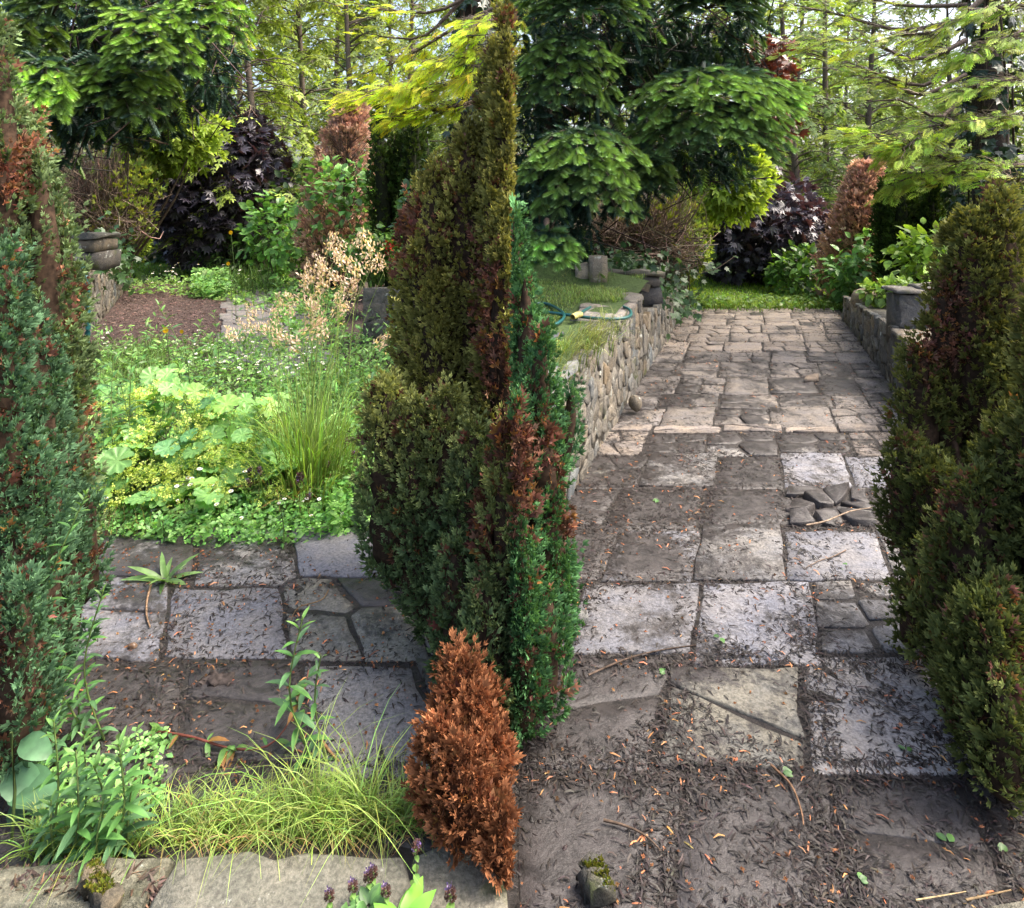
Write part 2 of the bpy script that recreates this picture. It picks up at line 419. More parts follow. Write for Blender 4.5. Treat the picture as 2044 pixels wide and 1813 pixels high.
def paving(name, k, rows, cells, side, splits, far=True, label_extra=None):
    base = bpy.data.objects.new(name, None); COL.objects.link(base); base['kind'] = 'structure'
    mb = MB(); y0, y1 = rows[0], (rows[-1] if side > 0 else 3.3)
    pts = [lane(COLS[0] - .06, y0, k), lane(COLS[-1] + .06, y0, k), lane(COLS[-1] + .06, y1, k), lane(COLS[0] - .06, y1, k)]
    pts = ccw(clip([np.array(p) for p in pts], np.array([0., 0]), np.array([side, 0.])))
    mb.add(np.c_[pts, np.full(len(pts), .0205)], [tuple(range(len(pts)))])
    mb.build('mud_bed', M_mud, base)
    for r in range(len(rows) - 1):
        off = 0
        for c in range(len(COLS) - 1):
            ya, yb = rows[r], rows[r + 1]
            clean, tint = cells.get((c, r), (None, None))
            if clean is None:
                if r < 3: clean, tint = .14 + .08 * rng.random(), BROWN
                elif r < 7: clean, tint = .24 + .12 * rng.random(), BROWN
                else: clean, tint = .45 + .2 * rng.random(), TAN
            if clean < 0: continue
            jc = lambda q: 0.0 if q in (0, len(COLS) - 1) else .05 * math.sin(q * 5.1 + r * 3.7); jr = .035 * math.sin(c * 2.9 + r * 1.7), .035 * math.sin(c * 2.9 + (r + 1) * 1.7)
            ya, yb = ya + jr[0] * (0 < r), yb + jr[1]; rect = (COLS[c] + jc(c), ya, COLS[c + 1] + jc(c + 1), yb)
            ns = splits.get((c, r), 1)
            if ns == 1 and r > 7 and rng.random() < .55: ns = int(rng.integers(2, 5))
            if ns == 1 and r < 3 and rng.random() < .35: ns = 2
            if ns == 1: cellpolys = [np.array([[rect[0], ya], [rect[2], ya], [rect[2], yb], [rect[0], yb]])]
            else:
                w, h = rect[2] - rect[0], yb - ya
                nx = 2 if ns > 2 else 1; ny = int(np.ceil(ns / nx))
                sd = np.array([[rect[0] + w * (i + .5 + rng.uniform(-.16, .16)) / nx, ya + h * (j + .5 + rng.uniform(-.16, .16) + .18 * (i % 2)) / ny] for j in range(ny) for i in range(nx)])
                cellpolys = [p for p in voronoi(rect, sd, 1.15) if p is not None]
            for q in cellpolys:
                g = (.004 if clean < .36 else .008) if ns == 1 else .011
                w2 = lane(q[:, 0], q[:, 1], k)
                w2 = clip([p for p in w2], np.array([side * .01, 0.]), np.array([side, 0.]))
                if len(w2) < 3: continue
                w2 = inset(ccw(np.array(w2)), g * (1 + .6 * rng.random()))
                if np.ptp(w2[:, 0]) < .05: continue
                top = (.0228 + abs(rng.normal(0, .0010)) if clean < .36 else .0275 + rng.normal(0, .002)) + (.006 if r == 8 else 0)
                ctr, V, Fq = stone_geo(w2, top - .002, bev=.005, bump=.0009 if clean < .36 else .002, step=.09, jit=.0055 if ns == 1 else .007)
                b = MB(); b.add(V, Fq)
                me = b.mesh('paving_slab', M_slab)
                o = inst('paving_slab', me, base, (ctr[0], ctr[1], .002))
                o.rotation_euler = (rng.normal(0, .0012), rng.normal(0, .0012), 0) if clean < .36 else (rng.normal(0, .005), rng.normal(0, .005), 0)
                o['clean'] = float(np.clip(clean + rng.normal(0, .05), 0, 1)); o['tint'] = tuple(float(t) for t in tint)
    return base

R_cells = {(1, 3): (.56, BLUE), (2, 3): (.56, BLUE), (3, 3): (.50, GREY), (4, 3): (.52, GREY), (5, 3): (.4, GREY),
           (1, 4): (.44, BLUE), (2, 4): (.42, GREY), (3, 4): (.74, BLUE), (4, 4): (.6, GREY),
           (3, 2): (.58, (1.15, 1.12, 1.1)), (4, 2): (.3, BROWN), (2, 2): (.42, OLIVE), (1, 2): (.2, BROWN), (0, 3): (.1, BROWN), (0, 4): (.12, BROWN), (0, 2): (.08, BROWN),
           (3, 5): (-1, None), (4, 5): (.3, BROWN), (2, 5): (.3, BROWN), (1, 5): (.24, BROWN), (0, 5): (.2, BROWN),
           (1, 6): (.42, GREY), (2, 6): (.3, OLIVE), (3, 6): (.5, BLUE), (4, 6): (.64, BLUE), (0, 6): (.34, OLIVE),
           (1, 7): (.3, BROWN), (2, 7): (.36, GREY), (3, 7): (.36, GREY), (3, 0): (.22, BLUE), (3, 1): (.16, BROWN), (2, 1): (.2, BROWN)}
for c in range(6):
    for r in range(9, 14): R_cells[(c, r)] = (.42 + .1 * rng.random(), (.95, .87, .80))
    for r in range(14, 20): R_cells[(c, r)] = (.54 + .12 * rng.random(), (1.2, 1.05, .90))
R_splits = {(3, 3): 5, (4, 3): 6, (5, 3): 4, (0, 6): 3, (1, 7): 3, (2, 7): 3, (3, 7): 4, (4, 7): 5, (5, 7): 4, (0, 7): 3, (0, 5): 2, (2, 2): 2, (1, 8): 2, (2, 8): 2, (3, 8): 2}
pathR = paving('path', RS, ROWS, R_cells, 1, R_splits)

L_rows = ROWS[1:] + [10.6, 11.2, 11.9, 12.6]
L_cells = {(1, 2): (.5, BLUE), (2, 2): (.66, BLUE), (3, 2): (.5, OLIVE), (4, 2): (.5, TAN), (2, 3): (.46, GREY), (3, 3): (.88, BLUE), (1, 3): (.4, GREY),
           (3, 1): (.60, GREY), (2, 1): (.3, BROWN), (1, 1): (.28, BROWN), (2, 0): (.26, OLIVE), (3, 0): (.22, BROWN), (4, 1): (.4, BROWN), (1, 0): (.22, BROWN), (4, 3): (.6, BLUE)}
for c in range(6):
    for r in range(4, 24): L_cells.setdefault((c, r), (-1, None) if (r < 13 or c < 2 or c > 4) else (.75, (1.05, 1.0, .95)))
for c in range(2, 5): L_cells[(c, 12)] = (.7, GREY); L_cells[(3, 11)] = (.7, GREY)
pathL = paving('path', LS, L_rows, L_cells, -1, {(3, 2): 4, (4, 2): 6, (3, 11): 2, (2, 12): 3})

# bed of bark mulch and soil on the overgrown path, and the far lawns
sheet('mulch_bed', [(-5.6, 6.0), (-1.2, 5.6), (-2.8, 12.5), (-8.0, 13.5)], .006, M_mulch)
sheet('soil_bed', [(-3.4, 3.2), (-.02, 3.15), (-.02, 5.4), (-1.0, 6.2), (-5.5, 6.6), (-4.6, 5.0)], .008, M_soil)
sheet('lawn', [(-12.5, 14.6), (-4.5, 14.2), (-4.6, 17.5), (-13, 18.5)], .03, M_lawn)
sheet('lawn', [(2.4, 10.08), (6.2, 10.08), (7.4, 14.5), (3.2, 15.5)], .03, M_lawn)

# ---------------------------------------------------------------- stone walls
def wall(name, label, A, B, zA, zB, thick, inward, cell=(.17, .10), seed=0, z0=-.05, maxn=150, mat=None, clean=.75):
    """rubble wall with its face from A to B (plan), its body on the 'inward' side (+1: to the left of A->B)"""
    mat = mat or M_wall
    A = np.array(A, float); B = np.array(B, float); L = np.linalg.norm(B - A); t = (B - A) / L; nrm2 = np.array([-t[1], t[0]]) * inward
    th = thing(name, label, 'wall', (A[0], A[1], 0))
    zt = max(zA, zB)
    corners = []
    mb = MB()
    p = [A + nrm2 * .005, B + nrm2 * .005, B + nrm2 * thick, A + nrm2 * thick]
    V = [np.r_[q, z0] for q in p] + [np.r_[p[0], zA - .02], np.r_[p[1], zB - .02], np.r_[p[2], zB - .02], np.r_[p[3], zA - .02]]
    mb.add(np.array(V), [(0, 1, 2, 3), (4, 7, 6, 5), (0, 4, 5, 1), (1, 5, 6, 2), (2, 6, 7, 3), (3, 7, 4, 0)])
    core = mb.build('mortar_core', mat, th); core['clean'] = .7; core['tint'] = (.85, .83, .78)
    nx, ny = max(2, int(L / cell[0])), max(2, int(zt / cell[1]))
    while nx * ny > maxn: nx -= 1
    sd = np.array([[(i + .5 + rng.uniform(-.42, .42) + .5 * (j % 2)) * L / nx, (j + .5 + rng.uniform(-.3, .3)) * zt / ny] for j in range(ny) for i in range(nx)])
    R = np.array([[t[0], 0, -nrm2[0]], [t[1], 0, -nrm2[1]], [0, 1, 0]]) # columns: along, up, outward
    for q in voronoi((0, 0, L, zt + .02), sd, 1.25):
        if q is None: continue
        # follow the sloping top
        top = zA + (zB - zA) * q[:, 0] / L
        q = q.copy(); q[:, 1] = np.minimum(q[:, 1], top)
        if np.ptp(q[:, 1]) < .035 or np.ptp(q[:, 0]) < .04: continue
        q = inset(ccw(q), .0015 + .003 * rng.random())
        c, V, Fq = stone_geo(q, .05 + rng.uniform(-.008, .010), bev=.006, bump=.006, step=.05, jit=.010, dome=.002)
        Rm = R
        if np.linalg.det(R) < 0: pass
        Wv = V @ R.T
        b = MB(); b.add(Wv, Fq if np.linalg.det(R) > 0 else [f[::-1] for f in Fq])
        loc = np.r_[A + t * c[0] + nrm2 * .05, c[1]] - np.r_[A, 0]
        o = inst('stone', b.mesh('stone', mat), th, loc)
        o['clean'] = float(np.clip(clean + rng.normal(0, .12), .2, 1)); v = rng.uniform(.75, 1.2); w = rng.normal(0, .06)
        o['tint'] = (float(v * (1 + w)), float(v), float(v * (1 - w * 1.3)))
    return th, t, nrm2

def flat_stone(name, poly, z, thick, mat, parent=None, clean=.7, tint=(1, 1, 1), tilt=.02, jit=.012, step=.09, label=None, cat=None, bump=.006, group=None, bev=.012):
    poly = ccw(poly); c, V, Fq = stone_geo(poly, thick, bev=bev, bump=bump, step=step, jit=jit)
    b = MB(); b.add(V, Fq)
    base = np.array(WLOC.get(parent.name, (0, 0, 0))) if parent else np.zeros(3)
    o = inst(name, b.mesh(name, mat), parent, np.r_[c, z] - base)
    o.rotation_euler = (rng.normal(0, tilt), rng.normal(0, tilt), 0)
    o['clean'] = float(clean); o['tint'] = tuple(float(x) for x in tint)
    if label: tag(o, label, cat, group)
    return o

def WR(Y): return .70 + .365 * (Y - 4.62)       # face of the terrace wall right of centre
def WE(Y): return 3.41 + .38 * (Y - 5.89)       # face of the wall at the right edge
w1, t1, n1 = wall('retaining_wall', 'long grey rubble wall holding up the small lawn terrace beside the cleared path', (WR(2.95), 2.95), (WR(6.02), 6.02), .68, .79, .10, 1, (.15, .105), maxn=190)
w2, t2, n2 = wall('garden_wall', 'lower ivy-hung rubble wall past the lawn terrace running to the far grass', (WR(6.04), 6.04), (WR(10.2), 10.2), .58, .42, .5, 1, (.2, .12), maxn=120)
w3, t3, n3 = wall('garden_wall', 'mossy rubble wall along the far right edge of the cleared path, sinking away to the lawn', (WE(5.72), 5.72), (WE(9.1), 9.1), .56, .36, .5, -1, (.2, .13), maxn=110)
w4, t4, n4 = wall('garden_wall', 'low grey rendered wall with a flat ledge beside the right hand conifer of the cleared path', (WE(3.6), 3.6), (WE(5.68), 5.68), .52, .53, .6, -1, (.26, .16), maxn=60)
# ledge of flat copings on the near right wall
for i, (ya, yb) in enumerate(((3.62, 4.3), (4.33, 5.0), (5.03, 5.66))):
    flat_stone('coping_stone', [(WE(ya) - .02, ya), (WE(yb) - .02, yb), (WE(yb) + .6, yb), (WE(ya) + .6, ya)], .53, .035, M_wall, w4, .6, (1.15, 1.0, .88), .004, .006, .12)
# masonry pier standing across that ledge
pier, _, _ = wall('stone_pier', 'short stub of squared grey stones under thin slates on the right hand wall', (WE(5.7) + .06, 5.7), (WE(5.7) + .75, 5.7), .86, .86, .2, 1, (.26, .15), maxn=20, z0=.4, mat=M_dark)
for o in list(pier.children):
    if o.name.startswith('stone') and o.location.z < .5: bpy.data.objects.remove(o)
for i, (x0, x1, zz) in enumerate(((.04, .30, .865), (.27, .52, .89), (.5, .82, .868))):
    flat_stone('slate', [(WE(5.7) + x0, 5.66), (WE(5.7) + x1, 5.65), (WE(5.7) + x1 + .02, 5.93), (WE(5.7) + x0, 5.94)], zz, .028, M_dark, pier, .85, (1.25, 1.22, 1.15), .03, .015)

# cap slates on the terrace wall
for k, (ya, yb, sx, cl, tn) in enumerate(((3.0, 3.25, .1, .5, (.8, .85, .95)), (3.35, 3.75, .24, .85, (1.7, 1.85, 2.1)), (3.8, 4.05, .16, .6, GREY), (4.5, 4.85, .2, .6, (.9, .95, 1)), (4.9, 5.25, .38, .8, (1.7, 1.65, 1.65)), (5.3, 5.62, .40, .75, (1.6, 1.5, 1.45)), (5.66, 5.98, .42, .85, (1.7, 1.65, 1.55)))):
    zz = .66 + .13 * (ya - 2.3) / 3.72
    flat_stone('cap_slate', [(WR(ya) + .01, ya), (WR(yb) + .01, yb), (WR(yb) - sx, yb + .04), (WR(ya) - sx, ya - .02)], zz + .0, .035, M_dark, w1, cl, tn, .03, .018)

# dark block of masonry on the lower wall, and two upright flags beside it
blk = thing('stone_block', 'long dark stone block with a brown streak lying on the wall beyond the lawn terrace', 'stone block', P(1262, 598, 7.2))
def box_stone(mb, x0, x1, y0, y1, z0, z1, j=.012, n=6):
    """rough hewn block"""
    xs = np.linspace(x0, x1, n); zs = np.linspace(z0, z1, 3); ys = np.linspace(y0, y1, 3)
    V = []; idx = {}; Fq = []
    def g(i, jj, k):
        if (i, jj, k) not in idx:
            idx[(i, jj, k)] = len(V); V.append(np.array([xs[i], ys[jj], zs[k]]) + rng.normal(0, j, 3))
        return idx[(i, jj, k)]
    for i in range(n - 1):
        for k in range(2):
            Fq.append((g(i, 0, k), g(i + 1, 0, k), g(i + 1, 0, k + 1), g(i, 0, k + 1))); Fq.append((g(i, 2, k), g(i, 2, k + 1), g(i + 1, 2, k + 1), g(i + 1, 2, k)))
            Fq.append((g(i, k, 2), g(i + 1, k, 2), g(i + 1, k + 1, 2), g(i, k + 1, 2))); Fq.append((g(i, k, 0), g(i, k + 1, 0), g(i + 1, k + 1, 0), g(i + 1, k, 0)))
    for a in range(2):
        for k in range(2):
            Fq.append((g(0, a, k), g(0, a, k + 1), g(0, a + 1, k + 1), g(0, a + 1, k))); Fq.append((g(n - 1, a, k), g(n - 1, a + 1, k), g(n - 1, a + 1, k + 1), g(n - 1, a, k + 1)))
    mb.add(np.array(V), Fq)
p0, p1 = P(1205, 545, 7.1), P(1322, 545, 7.1)
for (za, zb, nm, tn, x1o) in ((.555, .72, 'lower_stone', (.8, .8, .85), 0), (.725, .855, 'upper_stone', (.85, .8, .75), -.03), (.858, .905, 'coping', (1.3, 1.25, 1.0), .02)):
    mb = MB(); box_stone(mb, p0[0] - .25, p1[0] + x1o, 7.05, 7.4, za, zb)
    o = mb.build(nm, M_dark, blk); o['clean'] = .8; o['tint'] = tn
for i, (xa, xb, yt, yb_, Y, lab) in enumerate(((1149, 1180, 528, 568, 6.62, 'shorter of two pale flagstones stood on edge at the back of the terrace lawn'), (1176, 1210, 512, 570, 6.58, 'taller of two pale flagstones stood on edge at the back of the terrace lawn'))):
    a, b_ = P(xa, yt, Y), P(xb, yb_, Y); h = a[2] - b_[2]
    mb = MB(); box_stone(mb, a[0], b_[0], Y, Y + .06, b_[2] - .05, a[2], .006, 4)
    o = mb.build('upright_flagstone', M_wall); tag(o, lab, 'flagstone', 'flagstones stood on edge'); o['clean'] = .95; o['tint'] = (1.5, 1.4, 1.25)

# terrace behind the wall
mb = MB()
ys = np.linspace(2.95, 6.75, 18); xs = np.linspace(0, 1, 9)
V = []
for y in ys:
    for x in xs:
        X = WR(y) - .05 - x * max(WR(y) - .07, .05)
        zz = (.70 + .115 * (y - 2.3) / 3.7 if y < 6.5 else .83 - (y - 6.5) * .02) + .02 * math.sin(X * 5 + y * 3) + (0 if y < 6.6 else x * .35)
        V.append((max(X, .0), y, zz))
nx = len(xs); i, j = np.meshgrid(np.arange(len(ys) - 1), np.arange(nx - 1), indexing='ij'); a = (i * nx + j).ravel()
mb.add(np.array(V), np.stack([a, a + nx, a + nx + 1, a + 1], 1))
o = mb.build('terrace_lawn', M_lawn, smooth=True); o['kind'] = 'structure'
mb = MB(); ys = np.linspace(6.7, 10.4, 26); xs = np.linspace(0, 1, 14); V = []
for y in ys:
    for x in xs:
        X = WR(y) - .05 - x * (WR(y) - .06); V.append((X, y, .80 - (y - 6.5) * .05 + .5 * x * min(1, (y - 6.7) / 1.5) + .05 * math.sin(X * 7 + y * 4) * math.sin(y * 5) + rng.normal(0, .015)))
nx = len(xs); i, j = np.meshgrid(np.arange(len(ys) - 1), np.arange(nx - 1), indexing='ij'); a = (i * nx + j).ravel()
mb.add(np.array(V), np.stack([a, a + nx, a + nx + 1, a + 1], 1)); mb.build('terrace_bank', M_soil, smooth=True)['kind'] = 'structure'

# walls of the overgrown garden
w5, _, _ = wall('garden_wall', 'tall brown-grey rubble wall at the left of the overgrown garden with a hose over it', (-4.72, 7.0), (-7.6, 12.9), 1.06, .80, .5, 1, (.2, .13), maxn=150)
w6, _, _ = wall('garden_wall', 'stub of mossy rough stone wall half hidden behind the tall grass of the overgrown garden', (-1.72, 7.5), (-1.0, 7.35), .66, .70, .3, 1, (.22, .16), maxn=40)
blkL = thing('stone_block', 'dark square stone block with a worn coping on the wall where the hose hangs', 'stone block', P(172, 505, 7.5))
p0, p1 = P(120, 505, 7.5), P(196, 505, 7.5)
for (ya, yb_, nm, tn, x1o) in ((540, 503, 'lower_stone', (.9, .85, .8), 0), (502, 480, 'upper_stone', (1.1, .95, .75), -.02), (479, 468, 'coping', (1.2, 1.2, 1.1), .02)):
    mb = MB(); box_stone(mb, p0[0], p1[0] + x1o, 7.45, 7.9, P(0, ya, 7.5)[2], P(0, yb_, 7.5)[2], .012, 5)
    o = mb.build(nm, M_dark, blkL); o['clean'] = .8; o['tint'] = tn
bank = MB()
bank.add(np.array([(-4.9, 6.6, .9), (-7.9, 13.0, .75), (-16, 14, 1.4), (-12, 6.0, 1.2), (-4.9, 6.6, -.1), (-7.9, 13.0, -.1), (-16, 14, -.1), (-12, 6.0, -.1)]), [(0, 1, 2, 3), (0, 4, 5, 1), (1, 5, 6, 2), (2, 6, 7, 3), (3, 7, 4, 0)])
bank.build('soil_bank', M_soil)['kind'] = 'structure'
bank = MB()
bank.add(np.array([(WE(5.7) + .4, 5.7, .5), (WE(9.2) + .2, 9.2, .33), (12, 11, .5), (11, 5.5, .6), (WE(5.7) + .4, 5.7, -.1), (WE(9.2) + .2, 9.2, -.1), (12, 11, -.1), (11, 5.5, -.1)]), [(3, 2, 1, 0), (1, 5, 4, 0), (2, 6, 5, 1), (3, 7, 6, 2), (0, 4, 7, 3)])
bank.build('soil_bank', M_soil)['kind'] = 'structure'

# kerb of big flat stones across the near end of the overgrown path
kerb = bpy.data.objects.new('kerb', None); COL.objects.link(kerb); kerb['kind'] = 'structure'
for poly, cl, tn in (([(-1.62, 1.40), (-.84, 1.47), (-.83, 1.575), (-1.2, 1.56), (-1.62, 1.54)], .55, (.8, .8, .7)),
                     ([(-.81, 1.30), (-.24, 1.25), (-.245, 1.58), (-.5, 1.60), (-.80, 1.575)], .7, (1, 1, .95)),
                     ([(-.23, 1.22), (-.012, 1.22), (-.012, 1.61), (-.12, 1.64), (-.235, 1.585)], .8, (1.15, 1.12, 1.05))):
    flat_stone('kerb_stone', poly, .0, .065, M_kerb, kerb, cl, tn, .004, .008, .07, bump=.004)
flat_stone('kerb_stone', [(1.06, 1.35), (1.3, 1.33), (1.7, 1.42), (1.7, 1.52), (1.25, 1.525), (1.08, 1.47)], .0, .055, M_kerb, pathR, .85, (1.15, 1.1, 1.0), .004, .01, .07)
# ---------------------------------------------------------------- leaf and spray templates (axis +Y, face +Z)
def quad_leaf(p, d, L, w, lift=0.0, up=np.array([0, 0, 1.])):
    d = d / np.linalg.norm(d); s = np.cross(d, up); s /= np.linalg.norm(s)
    m = p + d * L * .5 + up * lift
    return [p, m + s * w * .5, p + d * L, m - s * w * .5]

def tpl_spray():
    """short feathered spray of a dwarf cypress"""
    V = []; T = []; Fa = []
    for (p, dd, L, w, up, t0, t1) in (((0, 0, 0), (0, 1, 0), 1.0, .24, (0, 0, 1), 0, 1), ((0, .15, 0), (.55, .8, .15), .55, .2, (0, 0, 1), .3, .9), ((0, .22, 0), (-.55, .8, -.1), .55, .2, (0, 0, 1), .3, .9),
                                      ((0, .42, 0), (.45, .85, .3), .42, .18, (.3, 0, 1), .5, 1), ((0, .2, 0), (.05, .8, .55), .6, .2, (1, 0, 0), .3, .95)):
        i = len(V); V.extend(quad_leaf(np.array(p, float), np.array(dd, float), L, w, .03, np.array(up, float))); T.extend([t0, (t0 + t1) / 2, t1, (t0 + t1) / 2]); Fa.append((i, i + 1, i + 2, i + 3))
    return np.array(V), np.array(Fa), np.array(T)

def tpl_frond(n=7, w=.07, sub=True):
    """flat drooping frond of a Leyland cypress"""
    V = []; T = []; Fa = []
    def q(p, d, L, wd, t0, t1):
        i = len(V); V.extend(quad_leaf(np.array(p, float), np.array(d, float), L, wd)); T.extend([t0, (t0 + t1) / 2, t1, (t0 + t1) / 2]); Fa.append((i, i + 1, i + 2, i + 3))
    dro = lambda y: -.22 * y * y
    q((0, 0, 0), (0, .6, -.06), .6, w * .7, 0, .5); q((0, .5, dro(.5)), (0, .5, -.16), .52, w * .8, .5, 1)
    for k in range(n):
        y = .1 + .8 * k / n
        for s in (-1, 1):
            yy = y + (.04 if s > 0 else 0); L = (.46 - .34 * yy) * (1 + .2 * math.sin(k * 3 + s))
            q((0, yy, dro(yy)), (s * .72, .75, -.22), L, w, .2 + .4 * yy, .7 + .3 * yy)
            if sub and k < n - 2:
                q((s * L * .3, yy + L * .32, dro(yy) - .05 * L), (s * .15, 1, -.3), L * .55, w * .8, .4 + .3 * yy, .8 + .2 * yy)
    return np.array(V), np.array(Fa), np.array(T)

def tpl_shoot(n=13, needle=.24, w=.035):
    """fir shoot: needles in two combed ranks and a raised one"""
    V = []; T = []; Fa = []
    def tri(p, d, L, wd, t):
        p = np.array(p, float); d = np.array(d, float); d /= np.linalg.norm(d)
        s = np.cross(d, [0, 1, .35]); s /= max(np.linalg.norm(s), 1e-6)
        i = len(V); V.extend([p - s * wd, p + s * wd, p + d * L]); T.extend([t, t, t]); Fa.append((i, i + 1, i + 2))
    for k in range(n):
        y = (k + .3) / n; L = needle * (1.0 if y < .75 else 1.15 - .7 * (y - .55)); a = .75 + .5 * y
        for s in (-1, 1):
            tri((0, y, 0), (s, a, .15), L, w, y); tri((0, y + .03, 0), (s * .75, a, .6), L * .85, w, y)
            if k % 2 == 0: tri((0, y + .02, 0), (s * .35, a, .95), L * .7, w, y)
    for s in (-.5, 0, .5): tri((0, .98, 0), (s, 1.6, .2), needle * .8, w, 1)
    i = len(V); V.extend([np.array([-.018, 0, 0]), np.array([.018, 0, 0]), np.array([0, 1, 0])]); T.extend([0, 0, .5]); Fa.append((i, i + 1, i + 2))
    return np.array(V, float), np.array(Fa), np.array(T, float)

def tpl_leaf(w=.42, n=4, fold=.12, droop=.25, point=1.0):
    """simple leaf, folded along its midrib"""
    V = []; T = []; Fa = []
    for i in range(n + 1):
        y = i / n; hw = w * .5 * (math.sin(math.pi * min(y ** .8, 1)) ** .8 if 0 < i < n else 0.0) + (.012 if i < n else 0)
        z = -droop * y * y
        V += [(-hw, y, z + fold * hw * 2), (0, y, z), (hw, y, z + fold * hw * 2)]; T += [y, y * .6 + .2, y]
    for i in range(n):
        a = i * 3; Fa += [(a, a + 1, a + 4, a + 3), (a + 1, a + 2, a + 5, a + 4)]
    return np.array(V), np.array(Fa), np.array(T)

def tpl_lobed(ang, rad, inner, droop=.2):
    """palmate leaf: lobe tips at angles ang with lengths rad, notches between of length inner; stalk at the origin"""
    pts = [(0, 0, 0)]; T = [0.0]
    seq = []
    for i, (a, r) in enumerate(zip(ang, rad)):
        if i: seq.append(((ang[i - 1] + a) / 2, inner))
        if r > .5:
            seq.append((a - .16, r * .62)); seq.append((a, r)); seq.append((a + .16, r * .62))
        else: seq.append((a, r))
    for a, r in seq:
        pts.append((math.sin(a) * r, .28 + math.cos(a) * r * .8, -droop * r * r)); T.append(r)
    Fa = [(0, i + 1, i) for i in range(1, len(seq))]
    return np.array(pts), np.array(Fa), np.array(T)

def tpl_mantle(lobes=9):
    """pleated, scalloped round leaf of lady's mantle, slightly cupped"""
    V = [(0, 0, 0)]; T = [.9]; n = lobes * 4
    for i in range(n):
        a = -math.pi * .94 + 2 * math.pi * .94 * i / (n - 1); ph = (i % 4)
        V.append((math.sin(a) * .5, math.cos(a) * .5, .07 + (.045 if ph in (0,) else -.035 if ph == 2 else 0))); T.append(.25 if ph == 2 else .7)
    for i in range(n):
        a = -math.pi * .94 + 2 * math.pi * .94 * i / (n - 1); ph = (i % 4)
        r = (.86, .97, 1.0, .97)[ph]
        V.append((math.sin(a) * r, math.cos(a) * r, .10 + (.06 if ph == 0 else -.05 if ph == 2 else 0) + .05 * math.sin(a * 2))); T.append(.15 if ph == 2 else .6)
    Fa = []
    for i in range(n - 1): Fa.append((0, 1 + i + 1, 1 + i, 1 + i)); Fa.append((1 + i, 2 + i, 2 + i + n, 1 + i + n))
    V = np.array(V); quads = [f for f in Fa if len(set(f)) == 4]; tris = [f[:3] for f in Fa if len(set(f)) == 3]
    return V, quads, tris, np.array(T)

T_spray = tpl_spray()
def tpl_spray_small():
    V = []; T = []; Fa = []
    for (p, dd, L, up, t0) in (((0, 0, 0), (0, 1, 0), 1.0, (0, 0, 1), 0), ((0, .25, 0), (.7, .75, .2), .5, (0, 0, 1), .4), ((0, .35, 0), (-.7, .75, -.1), .5, (0, 0, 1), .4), ((0, .3, 0), (.1, .7, .7), .5, (1, 0, 0), .4)):
        i = len(V); V.extend(quad_leaf(np.array(p, float), np.array(dd, float), L, .24, .02, np.array(up, float))); T.extend([t0, .5 + t0 / 2, 1, .5 + t0 / 2]); Fa.append((i, i + 1, i + 2, i + 3))
    return np.array(V), np.array(Fa), np.array(T)
T_sprayS = tpl_spray_small()
T_frond = tpl_frond(8, .055); T_frondS = tpl_frond(5, .10, False)
T_shoot = tpl_shoot(10, .50, .045); T_shootS = tpl_shoot(7, .36, .07)
T_lance = tpl_leaf(.24, 4, .15, .35); T_oval = tpl_leaf(.62, 4, .12, .2); T_ovalS = tpl_leaf(.6, 2, .1, .15)
T_maple = tpl_lobed([-2.1, -1.25, -.6, 0, .6, 1.25, 2.1], [.55, .82, .92, 1.0, .92, .82, .55], .50)
T_ivy = tpl_lobed([-2.0, -1.0, 0, 1.0, 2.0], [.5, .75, .95, .75, .5], .42, .12)

